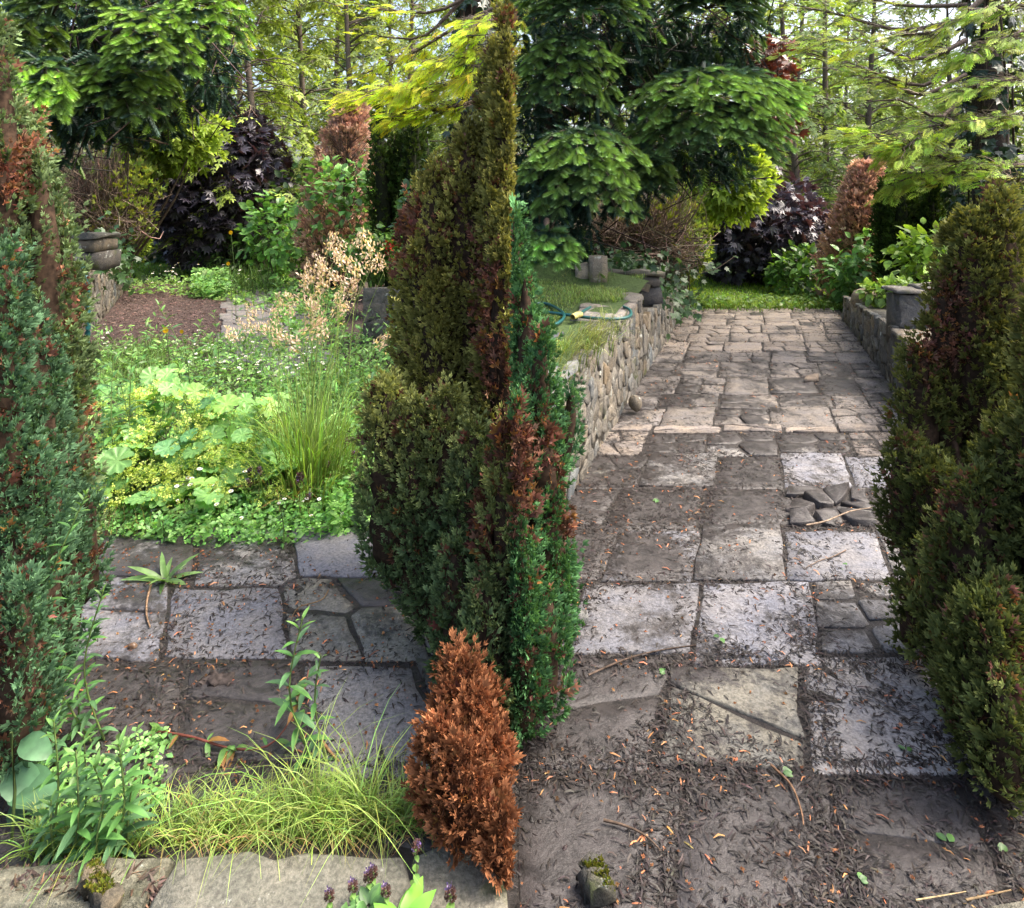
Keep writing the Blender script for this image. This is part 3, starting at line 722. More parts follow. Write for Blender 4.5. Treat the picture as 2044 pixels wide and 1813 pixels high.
# ---------------------------------------------------------------- columnar conifers of dwarf cypress
HG = .92
def conifer(name, label, plumes, base, colA, colT, brown=(.10, .050, .033), dens=1.0, size=.05, brown_amt=.32, cat='conifer', group=None, colA2=None, colT2=None, zsplit=None, clipx=None, dead=False):
    """plumes: (x base, y base, x top, y top, width, distance) surveyed on the photograph"""
    th = thing(name, label, cat, base, group)
    mb = MB(); mbD = MB(); core = MB(); stem = MB()
    for pi, (x0, y0, x1, y1, w, Y) in enumerate(plumes):
        a, b = P(x0, y0, Y), P(x1, y1, Y); a[2] = max(a[2], .05); ax = b - a; H = np.linalg.norm(ax); R0 = w / 2 / F_ * Y * 1.0
        yo = rng.uniform(-.06, .10); a[1] += yo; b[1] += yo
        prof = lambda t: R0 * 1.06 * np.minimum(1, t / .30 + .45) * np.clip(1 - np.asarray(t, float) ** 3.2, 0, 1) ** .62
        N = int(dens * (w * H / Y * F_) * 1.5 / 42 * (Y / 2.3) ** .6 / 5)
        t = rng.random(N) ** .9; ph = rng.uniform(0, 2 * np.pi, N)
        keep = (np.sin(ph) < .45) | (rng.random(N) < .45); t, ph = t[keep], ph[keep]; N = len(t)     # thinner at the back
        rad = np.stack([np.cos(ph), np.sin(ph), 0 * ph], 1)
        lump = 1 + .20 * noise(np.c_[np.cos(ph) * 1.5, np.sin(ph) * 1.5, t * H * 9], 1.0, pi) + .12 * noise(np.c_[np.cos(ph) * 4, np.sin(ph) * 4, t * H * 30], 1.0, pi + 3)
        inner = rng.random(N) < .20
        rr = prof(t) * lump * np.where(inner, rng.uniform(.68, .84, N), rng.uniform(.86, .97, N))
        pos = a + ax * t[:, None] + rad * rr[:, None]
        dirv = nrm(rad * (.85 - .45 * t[:, None]) + [0, 0, .75] + rng.normal(0, .22, (N, 3)) + ax / H * .25)
        bn = noise(pos, 5.5, 2) + .5 * noise(pos, 16, 4)
        isb = (bn > 1.25 - brown_amt * 1.6) & (lump < 1.1) | (inner & (rng.random(N) < .45))
        g = noise(pos, 2.2, 5) * .5 + .5
        A = np.asarray(colA)[None]; Tt = np.asarray(colT)[None]
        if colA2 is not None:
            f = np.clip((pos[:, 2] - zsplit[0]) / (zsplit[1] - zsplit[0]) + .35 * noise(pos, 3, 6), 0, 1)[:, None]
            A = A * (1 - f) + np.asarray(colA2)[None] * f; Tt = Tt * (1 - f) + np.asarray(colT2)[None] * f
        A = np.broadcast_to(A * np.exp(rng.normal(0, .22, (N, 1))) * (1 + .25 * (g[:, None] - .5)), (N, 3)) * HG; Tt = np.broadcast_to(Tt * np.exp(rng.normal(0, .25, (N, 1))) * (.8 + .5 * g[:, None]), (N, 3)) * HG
        # each seed is a feathery branchlet: sprays set left and right along it in one plane
        R0m = frames(dirv, rng.normal(0, 1, (N, 3))); ln = size * rng.uniform(.8, 1.7, N) * np.where(inner, .8, 1)
        KS = 5; uu = np.array([.0, .22, .45, .68, .95]); sg = np.array([1, -1, 1, -1, 0.])
        bend = rng.normal(0, .25, (N, 1))
        P3 = pos[:, None, :] + R0m[:, None, :, 1] * (ln[:, None] * uu)[:, :, None] + R0m[:, None, :, 0] * (ln[:, None] * (uu ** 2 * bend + sg * .16))[:, :, None]
        D3 = R0m[:, None, :, 1] * .85 + R0m[:, None, :, 0] * (sg * .62)[None, :, None] + rng.normal(0, .16, (N, KS, 3))
        U3 = R0m[:, None, :, 2] + rng.normal(0, .35, (N, KS, 3))
        S3 = .92 * size * (1.05 - .35 * uu)[None] * rng.uniform(.7, 1.25, (N, KS)) * np.exp(rng.normal(0, .15, (N, 1)))
        fl = lambda z: z.reshape(-1, 3); rp = lambda z: np.repeat(z, KS, 0)
        pos, dirv, up3, sz = fl(P3), fl(D3), fl(U3), S3.reshape(-1); A, Tt, isb = rp(A), rp(Tt), rp(isb)
        A = A * np.exp(rng.normal(0, .12, (len(A), 1))); Tt = Tt * np.exp(rng.normal(0, .12, (len(A), 1)))
        if clipx is not None:      # sheared flat on that side
            over = (pos[:, 0] * clipx[1] > clipx[0] * clipx[1]); drop = over & (pos[:, 0] * clipx[1] > clipx[0] * clipx[1] + .14)
            pos[over, 0] = clipx[0] - clipx[1] * rng.random(over.sum()) * .02; dirv[over, 0] *= np.where(dirv[over, 0] * clipx[1] > 0, .1, 1)
            k = ~drop; pos, dirv, up3, sz, A, Tt, isb = pos[k], dirv[k], up3[k], sz[k], A[k], Tt[k], isb[k]
        R = frames(dirv, up3); k = ~isb
        mb.scatter(T_spray, pos[k], R[k], sz[k], A[k], Tt[k])
        nb = int(isb.sum())
        bc = vary(brown, nb, .35, .1); bt = bc * 1.7
        org = rng.random(nb) < .10; bt[org] = vary((.30, .14, .04), org.sum(), .25, .08)
        mbD.scatter(T_sprayS, pos[isb], R[isb], sz[isb] * 1.05, bc * .7, bt)
        # woody dead core, solid and dark to paint in shaded gaps between sprays
        m = 10; tt = np.linspace(0, 1, 12)
        aa = np.linspace(0, 2 * np.pi, m, endpoint=False)
        V = []
        for q in tt:
            rq = prof(np.array([q]))[0] * .74 * (1 if 0 < q < 1 else .05)
            c = a + ax * q
            for v in aa:
                V.append(c + np.array([math.cos(v), math.sin(v), 0]) * rq * (1 + .12 * rng.standard_normal()))
        V = np.array(V)
        if clipx is not None: V[:, 0] = np.minimum(V[:, 0] * clipx[1], clipx[0] * clipx[1]) * clipx[1]
        i = np.arange(11)[:, None] * m; j = np.arange(m)[None]; j2 = (j + 1) % m
        core.add(V, np.stack([i + j, i + j2, i + m + j2, i + m + j], 2).reshape(-1, 4), np.array((.045, .028, .018)) if not dead else np.array((.08, .03, .015)))
        tube(stem, [np.array(base), (np.array(base) + a) / 2 + [0, 0, .05], a + ax * .3], [.03, .02, .012], 6, (.1, .06, .04))
    mb.build('foliage', M_hedge if not dead else M_dead, th, kind='stuff') if mb.v else None
    if mbD.v: mbD.build('dead_foliage', M_dead, th, kind='stuff')
    core.build('dark_inner_core', M_bark, th); stem.build('trunk', M_bark, th)
    return th

HG = .92
def yn(yb, Y=2.4, m=.08): return min(Y, GY(yb) - m)

conifer('conifer', 'tall olive-green columnar conifer with brown bare gaps, at the right of the overgrown path',
        [(968, 900, 985, 90, 78, 2.9), (928, 930, 938, 265, 125, 2.95), (868, 860, 868, 335, 120, 3.0), (826, 800, 820, 425, 80, 3.05), (985, 760, 990, 330, 70, 2.8), (985, 1100, 985, 620, 76, 2.7), (880, 980, 872, 560, 110, 2.85), (1008, 520, 1012, 30, 60, 2.9), (1012, 800, 1014, 160, 90, 2.8), (1010, 1200, 1014, 420, 100, 2.7)],
        (-.2, 2.9, 0), (.045, .06, .016), (.33, .32, .09), dens=1.0, size=.05, brown_amt=.45, group='columnar conifers beside the paths', clipx=(-.002, 1))
conifer('conifer', 'broad blue-green conifer of many upright plumes, standing behind the dead rust-brown one',
        [(795, 1150, 775, 760, 105, 2.5), (850, 1230, 832, 800, 125, 2.42), (900, 1310, 885, 800, 130, 2.3), (955, 1370, 945, 870, 130, 2.2), (990, 1430, 985, 960, 72, 2.08), (860, 1290, 850, 1040, 105, 2.3), (930, 1390, 915, 1090, 110, 2.12), (980, 1470, 972, 1150, 84, 2.0), (1010, 1500, 1014, 860, 80, 1.98), (770, 960, 755, 790, 50, 2.55)],
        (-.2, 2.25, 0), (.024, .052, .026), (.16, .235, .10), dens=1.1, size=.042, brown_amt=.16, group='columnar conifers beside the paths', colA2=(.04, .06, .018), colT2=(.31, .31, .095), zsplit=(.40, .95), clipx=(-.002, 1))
conifer('conifer', 'dead rust-brown conifer at the near right corner of the overgrown path',
        [(935, 1590, 915, 1350, 96, 1.76), (895, 1640, 885, 1440, 92, 1.72), (940, 1700, 930, 1480, 110, 1.66), (985, 1740, 975, 1540, 86, 1.60), (1003, 1790, 1000, 1600, 50, 1.56), (960, 1560, 950, 1400, 60, 1.74)],
        (-.06, 1.6, 0), (.13, .05, .024), (.38, .165, .075), brown=(.13, .06, .03), dens=1.9, size=.038, brown_amt=.1, group=None, clipx=(-.002, 1), dead=True)
conifer('conifer', 'green and brown columnar conifer at the left edge of the cleared path',
        [(1028, 1000, 1024, 425, 50, 2.3), (1030, 1500, 1030, 800, 60, 2.0), (1062, 960, 1048, 560, 56, 2.25), (1078, 1000, 1078, 660, 60, 2.2), (1040, 1200, 1042, 800, 60, 2.15), (1080, 1230, 1090, 860, 86, 2.15), (1092, 1330, 1100, 1010, 86, 2.1), (1078, 1430, 1084, 1170, 86, 2.02), (1045, 1520, 1048, 1160, 60, 1.92), (1040, 1400, 1040, 1000, 50, 2.0)],
        (.07, 2.1, 0), (.022, .075, .035), (.12, .27, .10), dens=1.15, size=.04, brown_amt=.18, group='columnar conifers beside the paths', clipx=(.004, -1))
conifer('conifer', 'small blue-green conifer tip growing against the face of the terrace wall',
        [(1122, 960, 1145, 790, 40, 2.75), (1112, 930, 1120, 830, 30, 2.75)], (.21, 2.75, 0), (.035, .11, .06), (.15, .30, .15), dens=1.2, size=.045, brown_amt=.1, group='columnar conifers beside the paths')
conifer('conifer', 'big dark olive conifer filling the right edge of the cleared path',
        [(1905, 830, 1900, 450, 86, 2.7), (1878, 930, 1872, 545, 74, 2.65), (1962, 900, 1955, 430, 110, 2.55), (2024, 1000, 2020, 390, 120, 2.5), (1868, 1060, 1862, 700, 80, 2.5), (1826, 1120, 1812, 880, 104, 2.5), (1872, 1250, 1862, 930, 126, 2.4), (1882, 1350, 1876, 1090, 108, 2.2), (1935, 1420, 1930, 950, 150, 2.1), (1965, 1520, 1960, 1160, 140, 1.9), (2018, 1620, 2012, 1250, 130, 1.74), (2034, 1300, 2032, 830, 130, 2.1), (2046, 1690, 2046, 1400, 80, 1.66), (1845, 1330, 1848, 1180, 56, 2.25), (2090, 1500, 2090, 500, 160, 2.0)],
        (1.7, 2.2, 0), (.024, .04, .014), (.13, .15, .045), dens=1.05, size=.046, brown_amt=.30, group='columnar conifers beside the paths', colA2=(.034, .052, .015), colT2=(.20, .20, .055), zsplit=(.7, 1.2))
conifer('conifer', 'grey-green conifer with russet dead patches at the far left edge',
        [(60, 740, 40, 215, 84, 2.5), (112, 800, 88, 300, 84, 2.45), (140, 860, 130, 420, 56, 2.5), (135, 1190, 128, 720, 76, 2.45), (152, 1000, 152, 540, 36, 2.55), (108, 1180, 100, 760, 110, 2.4), (15, 760, 2, 50, 76, 2.35)],
        (-1.75, 2.45, 0), (.032, .065, .028), (.20, .28, .12), brown=(.15, .075, .045), dens=1.0, size=.045, brown_amt=.55, group='columnar conifers beside the paths')
conifer('conifer', 'dense blue-green conifer bulging in at the left edge of the overgrown path',
        [(45, 1300, 38, 640, 120, 2.05), (98, 1400, 92, 880, 100, 2.05), (58, 1500, 52, 1040, 120, 1.95), (18, 1620, 12, 1180, 100, 1.76), (112, 1340, 116, 1080, 62, 2.1), (135, 1240, 140, 1000, 56, 2.2), (-30, 1500, -30, 500, 120, 1.9)],
        (-1.45, 2.0, 0), (.022, .055, .032), (.10, .19, .095), dens=1.15, size=.040, brown_amt=.12, group='columnar conifers beside the paths')
# ---------------------------------------------------------------- trees
def cypress(name, label, base, H, R, nbr, nfr, cA, cB, zmin=.0, lean=(0, 0), bare=.35, fsz=.30, group=None, tpl=None, trunk_r=.09, droop=.3, twigs=360, up=.25, sector=None, cat='tree'):
    th = thing(name, label, cat, base, group); base = np.array(base, float)
    tb = MB(); z = np.linspace(0, 1, 9)
    tp = base + np.c_[z * lean[0] + .06 * np.sin(z * 5 + base[0]), z * lean[1], z * H]
    tube(tb, tp, trunk_r * (1 - .85 * z), 7, (.13, .105, .085))
    tb.build('trunk', M_bark, th)
    bm = MB(); pts = []; rad = []
    hs = zmin + (H - zmin) * np.sort(rng.random(nbr)) ** .95
    az = rng.uniform(0, 2 * np.pi, nbr) if sector is None else rng.uniform(sector[0], sector[1], nbr)
    f = hs / H
    L = R * np.clip(1.15 - .95 * f ** 1.3, .15, 1) * rng.uniform(.6, 1.1, nbr)
    dirs = np.stack([np.cos(az), np.sin(az), 0 * az], 1)
    t = np.linspace(0, 1, 6)
    zc = (up * np.sin(t * 2.2)[None] - droop * t[None] ** 2) * L[:, None]
    B = base + np.stack([f * lean[0], f * lean[1], hs], 1)
    pts = B[:, None, :] + dirs[:, None, :] * (L[:, None, None] * t[None, :, None]); pts[:, :, 2] += zc
    pts[:, 1:, :2] += np.cumsum(rng.normal(0, .04, (nbr, 5, 2)) * L[:, None, None] * .5, 1)
    rad = (L[:, None] * .013 + .004) * (1 - .8 * t)[None]
    tubes(bm, pts, rad, vary((.14, .115, .09), nbr, .2, .05), 4)
    def along(bi, tt):
        x = tt * 5; i = np.minimum(x.astype(int), 4); fr = (x - i)[:, None]
        p = pts[bi, i] * (1 - fr) + pts[bi, i + 1] * fr; d = nrm(pts[bi, i + 1] - pts[bi, i]); return p, d
    # bare inner twigs
    bi = rng.integers(0, nbr, twigs); tt = rng.uniform(.1, .95, twigs); p, d = along(bi, tt)
    side = nrm(np.cross(d, [0, 0, 1.])) * rng.choice([-1, 1], (twigs, 1))
    tl = L[bi] * rng.uniform(.12, .4, twigs); dd = nrm(d * .7 + side * rng.uniform(.2, 1, (twigs, 1)) + rng.normal(0, .25, (twigs, 3)) + [0, 0, -.15])
    q = np.stack([p, p + dd * tl[:, None] * .55 + [0, 0, -.02], p + dd * tl[:, None] + rng.normal(0, .05, (twigs, 3)) * tl[:, None]], 1)
    tubes(bm, q, np.stack([0 * tl + .006, 0 * tl + .004, 0 * tl + .002], 1) * (1 + R * .15), vary((.19, .155, .12), twigs, .3, .06), 3)
    bm.build('branches', M_bark, th, kind='stuff')
    # fronds, gathered along the outer part of each branch
    bi = rng.integers(0, nbr, nfr); tt = 1 - (1 - bare) * rng.random(nfr) ** 1.2; p, d = along(bi, tt)
    keep = noise(p, 1.6 / max(R, .8) * 2, 3) > -.75; bi, tt, p, d = bi[keep], tt[keep], p[keep], d[keep]; n = len(p)
    side = nrm(np.cross(d, [0, 0, 1.])) * rng.choice([-1, 1], (n, 1))
    dd = nrm(d * .8 + side * rng.uniform(0, 1.1, (n, 1)) + rng.normal(0, .22, (n, 3)) + [0, 0, -.10])
    off = side * rng.uniform(0, .12, (n, 1)) * L[bi][:, None] + rng.normal(0, .05, (n, 3)) * R * .4
    Rm = frames(dd, rng.normal(0, .35, (n, 3)) + [0, 0, 1.0])
    g = np.clip(.5 + .5 * noise(p, .9, 8), 0, 1)[:, None]
    A = np.asarray(cA) * (.75 + .5 * g) * np.exp(rng.normal(0, .2, (n, 1))); Bc = np.asarray(cB) * (.7 + .6 * g) * np.exp(rng.normal(0, .2, (n, 1)))
    fm = MB(); fm.scatter(tpl or T_frondX, p + off, Rm, fsz * rng.uniform(.6, 1.25, n), A, Bc)
    fm.build('foliage', M_frond, th, kind='stuff')
    return th

def gpt(x, Y, z=0.0): return ((x - CX) / F_ * Y, Y, z)

# background cypress wood; every tree stands on its own spot beyond the gardens
OL, OT = (.05, .075, .02), (.16, .20, .045)
T_frondX = tpl_frond(2, .17, False)
WG = 2.1
wood = [
    # x, Y, H, R, nbr, nfr, bare, size, A, B, label
    (425, 17, 11, 2.0, 90, 1700, .35, .36, OL, OT, 'dark trunked cypress just right of the purple maple in the overgrown garden'),
    (520, 15, 10, 1.7, 90, 1700, .4, .33, (.05, .08, .02), (.20, .25, .05), 'thin cypress with sparse lime fronds between purple maple and dead conifer'),
    (610, 19, 12, 2.4, 100, 1900, .35, .4, OL, OT, 'tall olive cypress rising behind the dead conifer of the overgrown garden'),
    (720, 17, 11, 2.0, 90, 1500, .45, .36, OL, (.15, .18, .05), 'twiggy cypress behind the dark yew in the overgrown garden'),
    (820, 21, 12, 2.3, 90, 1500, .4, .4, OL, OT, 'distant cypress over the dark yew of the overgrown garden'),
    (930, 18, 10, 1.9, 90, 1400, .35, .36, (.045, .07, .02), OT, 'cypress half hidden behind the tall right hand conifer'),
    (330, 21, 12, 2.3, 90, 1600, .3, .4, (.05, .08, .03), (.14, .20, .06), 'green cypress seen over the yellow heath bush'),
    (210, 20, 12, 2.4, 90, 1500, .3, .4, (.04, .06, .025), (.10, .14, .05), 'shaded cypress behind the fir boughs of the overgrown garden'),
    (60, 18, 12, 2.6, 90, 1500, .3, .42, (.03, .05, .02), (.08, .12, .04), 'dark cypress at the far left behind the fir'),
    (480, 25, 15, 2.6, 100, 1700, .25, .5, (.05, .08, .03), (.13, .18, .06), 'far tall cypress above the purple maple'),
    (660, 27, 15, 2.8, 100, 1700, .25, .5, (.05, .08, .03), (.15, .2, .06), 'far tall cypress above the dead conifer'),
    (780, 28, 13, 2.4, 90, 1300, .25, .5, (.05, .08, .03), (.13, .18, .06), 'far cypress above the yew'),
    (950, 26, 14, 2.6, 90, 1400, .25, .5, (.05, .08, .03), (.13, .18, .06), 'far cypress close to the middle hedge'),
    (1600, 17, 10, 1.7, 90, 1500, .4, .34, (.05, .09, .03), (.14, .20, .06), 'slender cypress just right of the maple by the cleared path'),
    (1660, 20, 11.5, 2.0, 90, 1500, .4, .38, (.05, .085, .03), (.15, .2, .06), 'slim cypress with visible pole trunk above the dead conifer of the cleared path'),
    (1730, 17, 9, 1.7, 90, 1300, .45, .34, (.05, .08, .03), (.14, .18, .06), 'twiggy cypress behind the yew of the cleared path'),
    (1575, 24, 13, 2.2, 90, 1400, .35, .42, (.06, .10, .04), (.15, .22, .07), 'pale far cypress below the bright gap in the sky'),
    (1810, 22, 7.5, 2.2, 80, 1100, .35, .42, (.06, .09, .035), (.15, .2, .06), 'short far cypress under the bright sky gap at the right'),
    (1480, 19, 12, 2.2, 90, 1500, .3, .38, (.05, .08, .03), (.16, .2, .06), 'cypress behind the yellow heath bush by the cleared path'),
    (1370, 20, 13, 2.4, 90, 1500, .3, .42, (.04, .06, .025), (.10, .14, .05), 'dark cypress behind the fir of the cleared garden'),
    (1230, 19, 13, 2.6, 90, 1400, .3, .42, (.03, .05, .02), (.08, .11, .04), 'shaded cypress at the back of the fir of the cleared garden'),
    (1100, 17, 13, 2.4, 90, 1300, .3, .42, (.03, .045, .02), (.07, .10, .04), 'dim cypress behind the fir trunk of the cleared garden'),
    (1900, 19, 9, 2.4, 80, 1200, .35, .42, (.05, .08, .03), (.14, .18, .06), 'cypress just left of the ivy-clad trunk of the cleared garden'),
    (1990, 20, 12, 2.6, 80, 1300, .3, .42, (.05, .08, .03), (.13, .17, .06), 'cypress behind the ivy-clad trunk of the cleared garden'),
    (2110, 17, 12, 2.6, 80, 1200, .3, .42, (.04, .07, .03), (.12, .16, .05), 'cypress at the far right of the cleared garden'),
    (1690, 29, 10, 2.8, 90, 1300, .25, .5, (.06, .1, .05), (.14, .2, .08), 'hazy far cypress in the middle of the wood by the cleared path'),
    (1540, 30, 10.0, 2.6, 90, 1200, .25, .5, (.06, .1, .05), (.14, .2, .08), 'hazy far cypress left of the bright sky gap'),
]
for (x, Y, H, R, nb, nf, bare, fs, A, B, lab) in wood:
    cypress('cypress_tree', lab, gpt(x, Y, np.clip(Y - 17, 0, None) * .05 - .1), H, R * 1.15, nb, int(nf * 1.05), np.array(A) * WG, np.array(B) * WG, 0.3, (rng.normal(0, .3), 0), bare, fs, 'cypresses of the wood behind the gardens', trunk_r=.07 + .003 * Y)

# far woodland closing the view, lower where the sky shows
n = 17000; x = rng.uniform(-34, 38, n); y = rng.uniform(34, 42, n)
tx = x / y * F_ + CX
hmax = np.where((tx > 1490) & (tx < 1580), 9.5, np.where((tx > 1720) & (tx < 1960), 8.0 + 1.5 * np.sin(tx / 30), np.where((tx > 780) & (tx < 930), 11.5, 15.5))) + 1.0 * np.sin(x * 2.1)
z = .6 + (hmax - .6) * rng.random(n); p = np.c_[x, y, z]; ok = noise(p, .9, 3) > -.5; p = p[ok]; n = len(p)
mb = MB(); g = np.exp(.35 * noise(p, .5, 5))[:, None]
mb.scatter(T_frondX, p, frames(rng.normal(0, 1, (n, 3)) + [0, 0, -.3], rng.normal(0, 1, (n, 3)) + [0, -.6, .6]), 1.0 * rng.uniform(.5, 1.3, n), vary((.10, .14, .05), n) * g, vary((.26, .33, .11), n) * g)
o = mb.build('woodland', M_frond); tag(o, 'far green woodland behind the gardens', 'woodland', None, 'stuff')

# leaf cloud plants
def cloud(n, ctr, rad, nclump=14, tight=.32, seed=0, shell=.5):
    """points gathered in clumps spread over an ellipsoid, with outward directions"""
    ctr = np.asarray(ctr, float); rad = np.asarray(rad, float)
    u = nrm(rng.normal(size=(nclump, 3))); c = u * (shell + (1 - shell) * rng.random((nclump, 1)))
    k = rng.integers(0, nclump, n)
    p = c[k] + rng.normal(0, tight, (n, 3)); r = np.linalg.norm(p, axis=1); p[r > 1.12] *= (1.12 / r[r > 1.12])[:, None]
    return ctr + p * rad, nrm(nrm(p) / rad), k

def bush(name, label, ctr, rad, n, tpl, size, cA, cB, mat, nclump=16, tight=.3, cat='bush', base=None, stems=9, group=None, upw=.6, flat=.5, shell=.5, stemcol=(.09, .065, .045), stem_r=.012, twigs=0, leafname='foliage', zfloor=.02, svar=.3):
    ctr = np.asarray(ctr, float)
    base = np.array(base if base is not None else (ctr[0], ctr[1], 0.), float)
    th = thing(name, label, cat, base, group)
    p, out, k = cloud(n, ctr, rad, nclump, tight, shell=shell)
    p[:, 2] = np.maximum(p[:, 2], zfloor + rng.random(n) * .05)
    d = nrm(out * .6 + rng.normal(0, .5, (n, 3)) + [0, 0, -.1])
    up = nrm(out * (1 - upw) + np.array([0, 0, 1.]) * upw + rng.normal(0, flat, (n, 3)))
    Rm = frames(d, up)
    cl = np.exp(rng.normal(0, .22, (nclump, 1)))[k]
    A = np.asarray(cA) * cl * np.exp(rng.normal(0, svar, (n, 1))) * np.exp(rng.normal(0, .08, (n, 3))); B = np.asarray(cB) * cl * np.exp(rng.normal(0, svar, (n, 1)))
    mb = MB(); mb.scatter(tpl, p, Rm, size * rng.uniform(.6, 1.25, n), A, B); mb.build(leafname, mat, th, kind='stuff')
    st = MB()
    for i in range(stems):
        q = p[rng.integers(n)]
        m = (base + q) / 2 + rng.normal(0, .12, 3) * rad; m[2] = max(m[2], .05)
        tube(st, spline([base + np.r_[rng.normal(0, .06, 2), 0], m, q], 6), np.linspace(stem_r, stem_r * .3, 6), 5, stemcol)
    if twigs:
        i = rng.integers(0, n, twigs); a = p[i]; e = a - nrm(out[i] + rng.normal(0, .5, (twigs, 3))) * np.mean(rad) * rng.uniform(.2, .6, (twigs, 1))
        q = np.stack([e, (a + e) / 2 + rng.normal(0, .04, (twigs, 3)), a], 1)
        tubes(st, q, np.tile([.006, .004, .002], (twigs, 1)) * stem_r / .012, vary(stemcol, twigs, .3, .05), 3)
    if st.v: st.build('stems', M_bark, th)
    return th

def pxbox(x0, y0, x1, y1, Y, dy=.6):
    a, b = P(x0, y1, Y), P(x1, y0, Y)
    return (a + b) / 2, np.array([(b[0] - a[0]) / 2, dy, (b[2] - a[2]) / 2])

PUR, PURB = (.034, .029, .040), (.085, .078, .10)
GRP = 'shrubs and trees behind the paths'
# purple maples
c, r = pxbox(285, 215, 560, 520, 15.0, 1.3)
bush('maple_tree', 'dark purple maple at the end of the overgrown garden', c, r, 4200, T_maple, .20, PUR, PURB, M_purple, 34, .26, 'tree', (c[0] + .3, 15, 0), 9, GRP, .7, .45, .55, (.05, .04, .035), .05, twigs=60)
c, r = pxbox(1405, 335, 1618, 580, 13.2, 1.2)
bush('maple_tree', 'dark purple-blue maple overhanging the grass at the end of the cleared path', c, r, 3400, T_maple, .165, PUR, PURB, M_purple, 30, .26, 'tree', (c[0] + .2, 13.4, 0), 8, GRP, .7, .45, .55, (.05, .04, .035), .05, twigs=60)
c, r = pxbox(1480, 70, 1590, 330, 14.5, 1.0)
bush('maple_tree', 'sparse coppery purple maple crown beside the bright sky gap', c, r, 700, T_maple, .2, (.05, .025, .02), (.16, .06, .03), M_purple, 22, .22, 'tree', (c[0] - .3, 14.5, 0), 7, GRP, .6, .5, .5, (.05, .04, .035), .04, twigs=60)

# dead red-brown conifers
for (x0, y0, x1, y1, Y, lab) in ((585, 205, 745, 545, 12.2, 'rusty brown dead conifer overgrown with brambles in the overgrown garden'), (1640, 330, 1770, 605, 10.9, 'rusty brown dead conifer with a bramble at its foot beside the cleared path')):
    base = P((x0 + x1) / 2, y1, Y); base[2] = 0
    c, r = pxbox(x0, y0, x1, y1, Y, .55)
    th = thing('dead_conifer', lab, 'conifer', base, GRP)
    n = 3400; t = rng.random(n) ** .8; H = c[2] + r[2]
    lean = np.array([(x1 - x0) * .22 / F_ * Y, 0, H])
    ph = rng.uniform(0, 6.283, n); rr = np.sqrt(rng.random(n)) * r[0] * np.clip(1.05 - .75 * t ** 2, .1, 1) * (1 + .25 * noise(np.c_[np.cos(ph), np.sin(ph), t * 6], 1.5, 4))
    p = base + lean * t[:, None] + np.stack([np.cos(ph) * rr, np.sin(ph) * rr * .9, 0 * t], 1)
    ok = (noise(p, 2.4, 9) > -.55) & ~((t > .35) & (t < .75) & (p[:, 0] > base[0] + lean[0] * t + r[0] * .1) & (rng.random(n) < .6)); p, ph = p[ok], ph[ok]; n = len(p)
    d = nrm(np.stack([np.cos(ph), np.sin(ph), .9 + 0 * ph], 1) + rng.normal(0, .3, (n, 3)))
    mb = MB(); mb.scatter(T_sprayS, p, frames(d, rng.normal(0, 1, (n, 3))), .17 * rng.uniform(.6, 1.3, n), vary((.28, .17, .12), n, .3, .06), vary((.56, .37, .27), n, .3, .06))
    mb.build('dead_foliage', M_dead, th, kind='stuff')
    st = MB(); tube(st, [base, base + lean * .5 + [.05, 0, 0], base + lean * .95], [.07, .05, .015], 6, (.05, .04, .035))
    m = 420; tt = rng.random(m); e = base + lean * tt[:, None]; ph = rng.uniform(0, 6.283, m); L = r[0] * np.clip(1.1 - .8 * tt ** 2, .1, 1) * rng.uniform(.5, 1.05, m)
    q = np.stack([e, e + np.stack([np.cos(ph) * .5, np.sin(ph) * .5, .35 + 0 * ph], 1) * L[:, None], e + np.stack([np.cos(ph), np.sin(ph), .95 + 0 * ph], 1) * L[:, None]], 1)
    tubes(st, q, np.tile([.012, .008, .003], (m, 1)), vary((.15, .10, .08), m, .3, .06), 3); st.build('branches', M_bark, th)

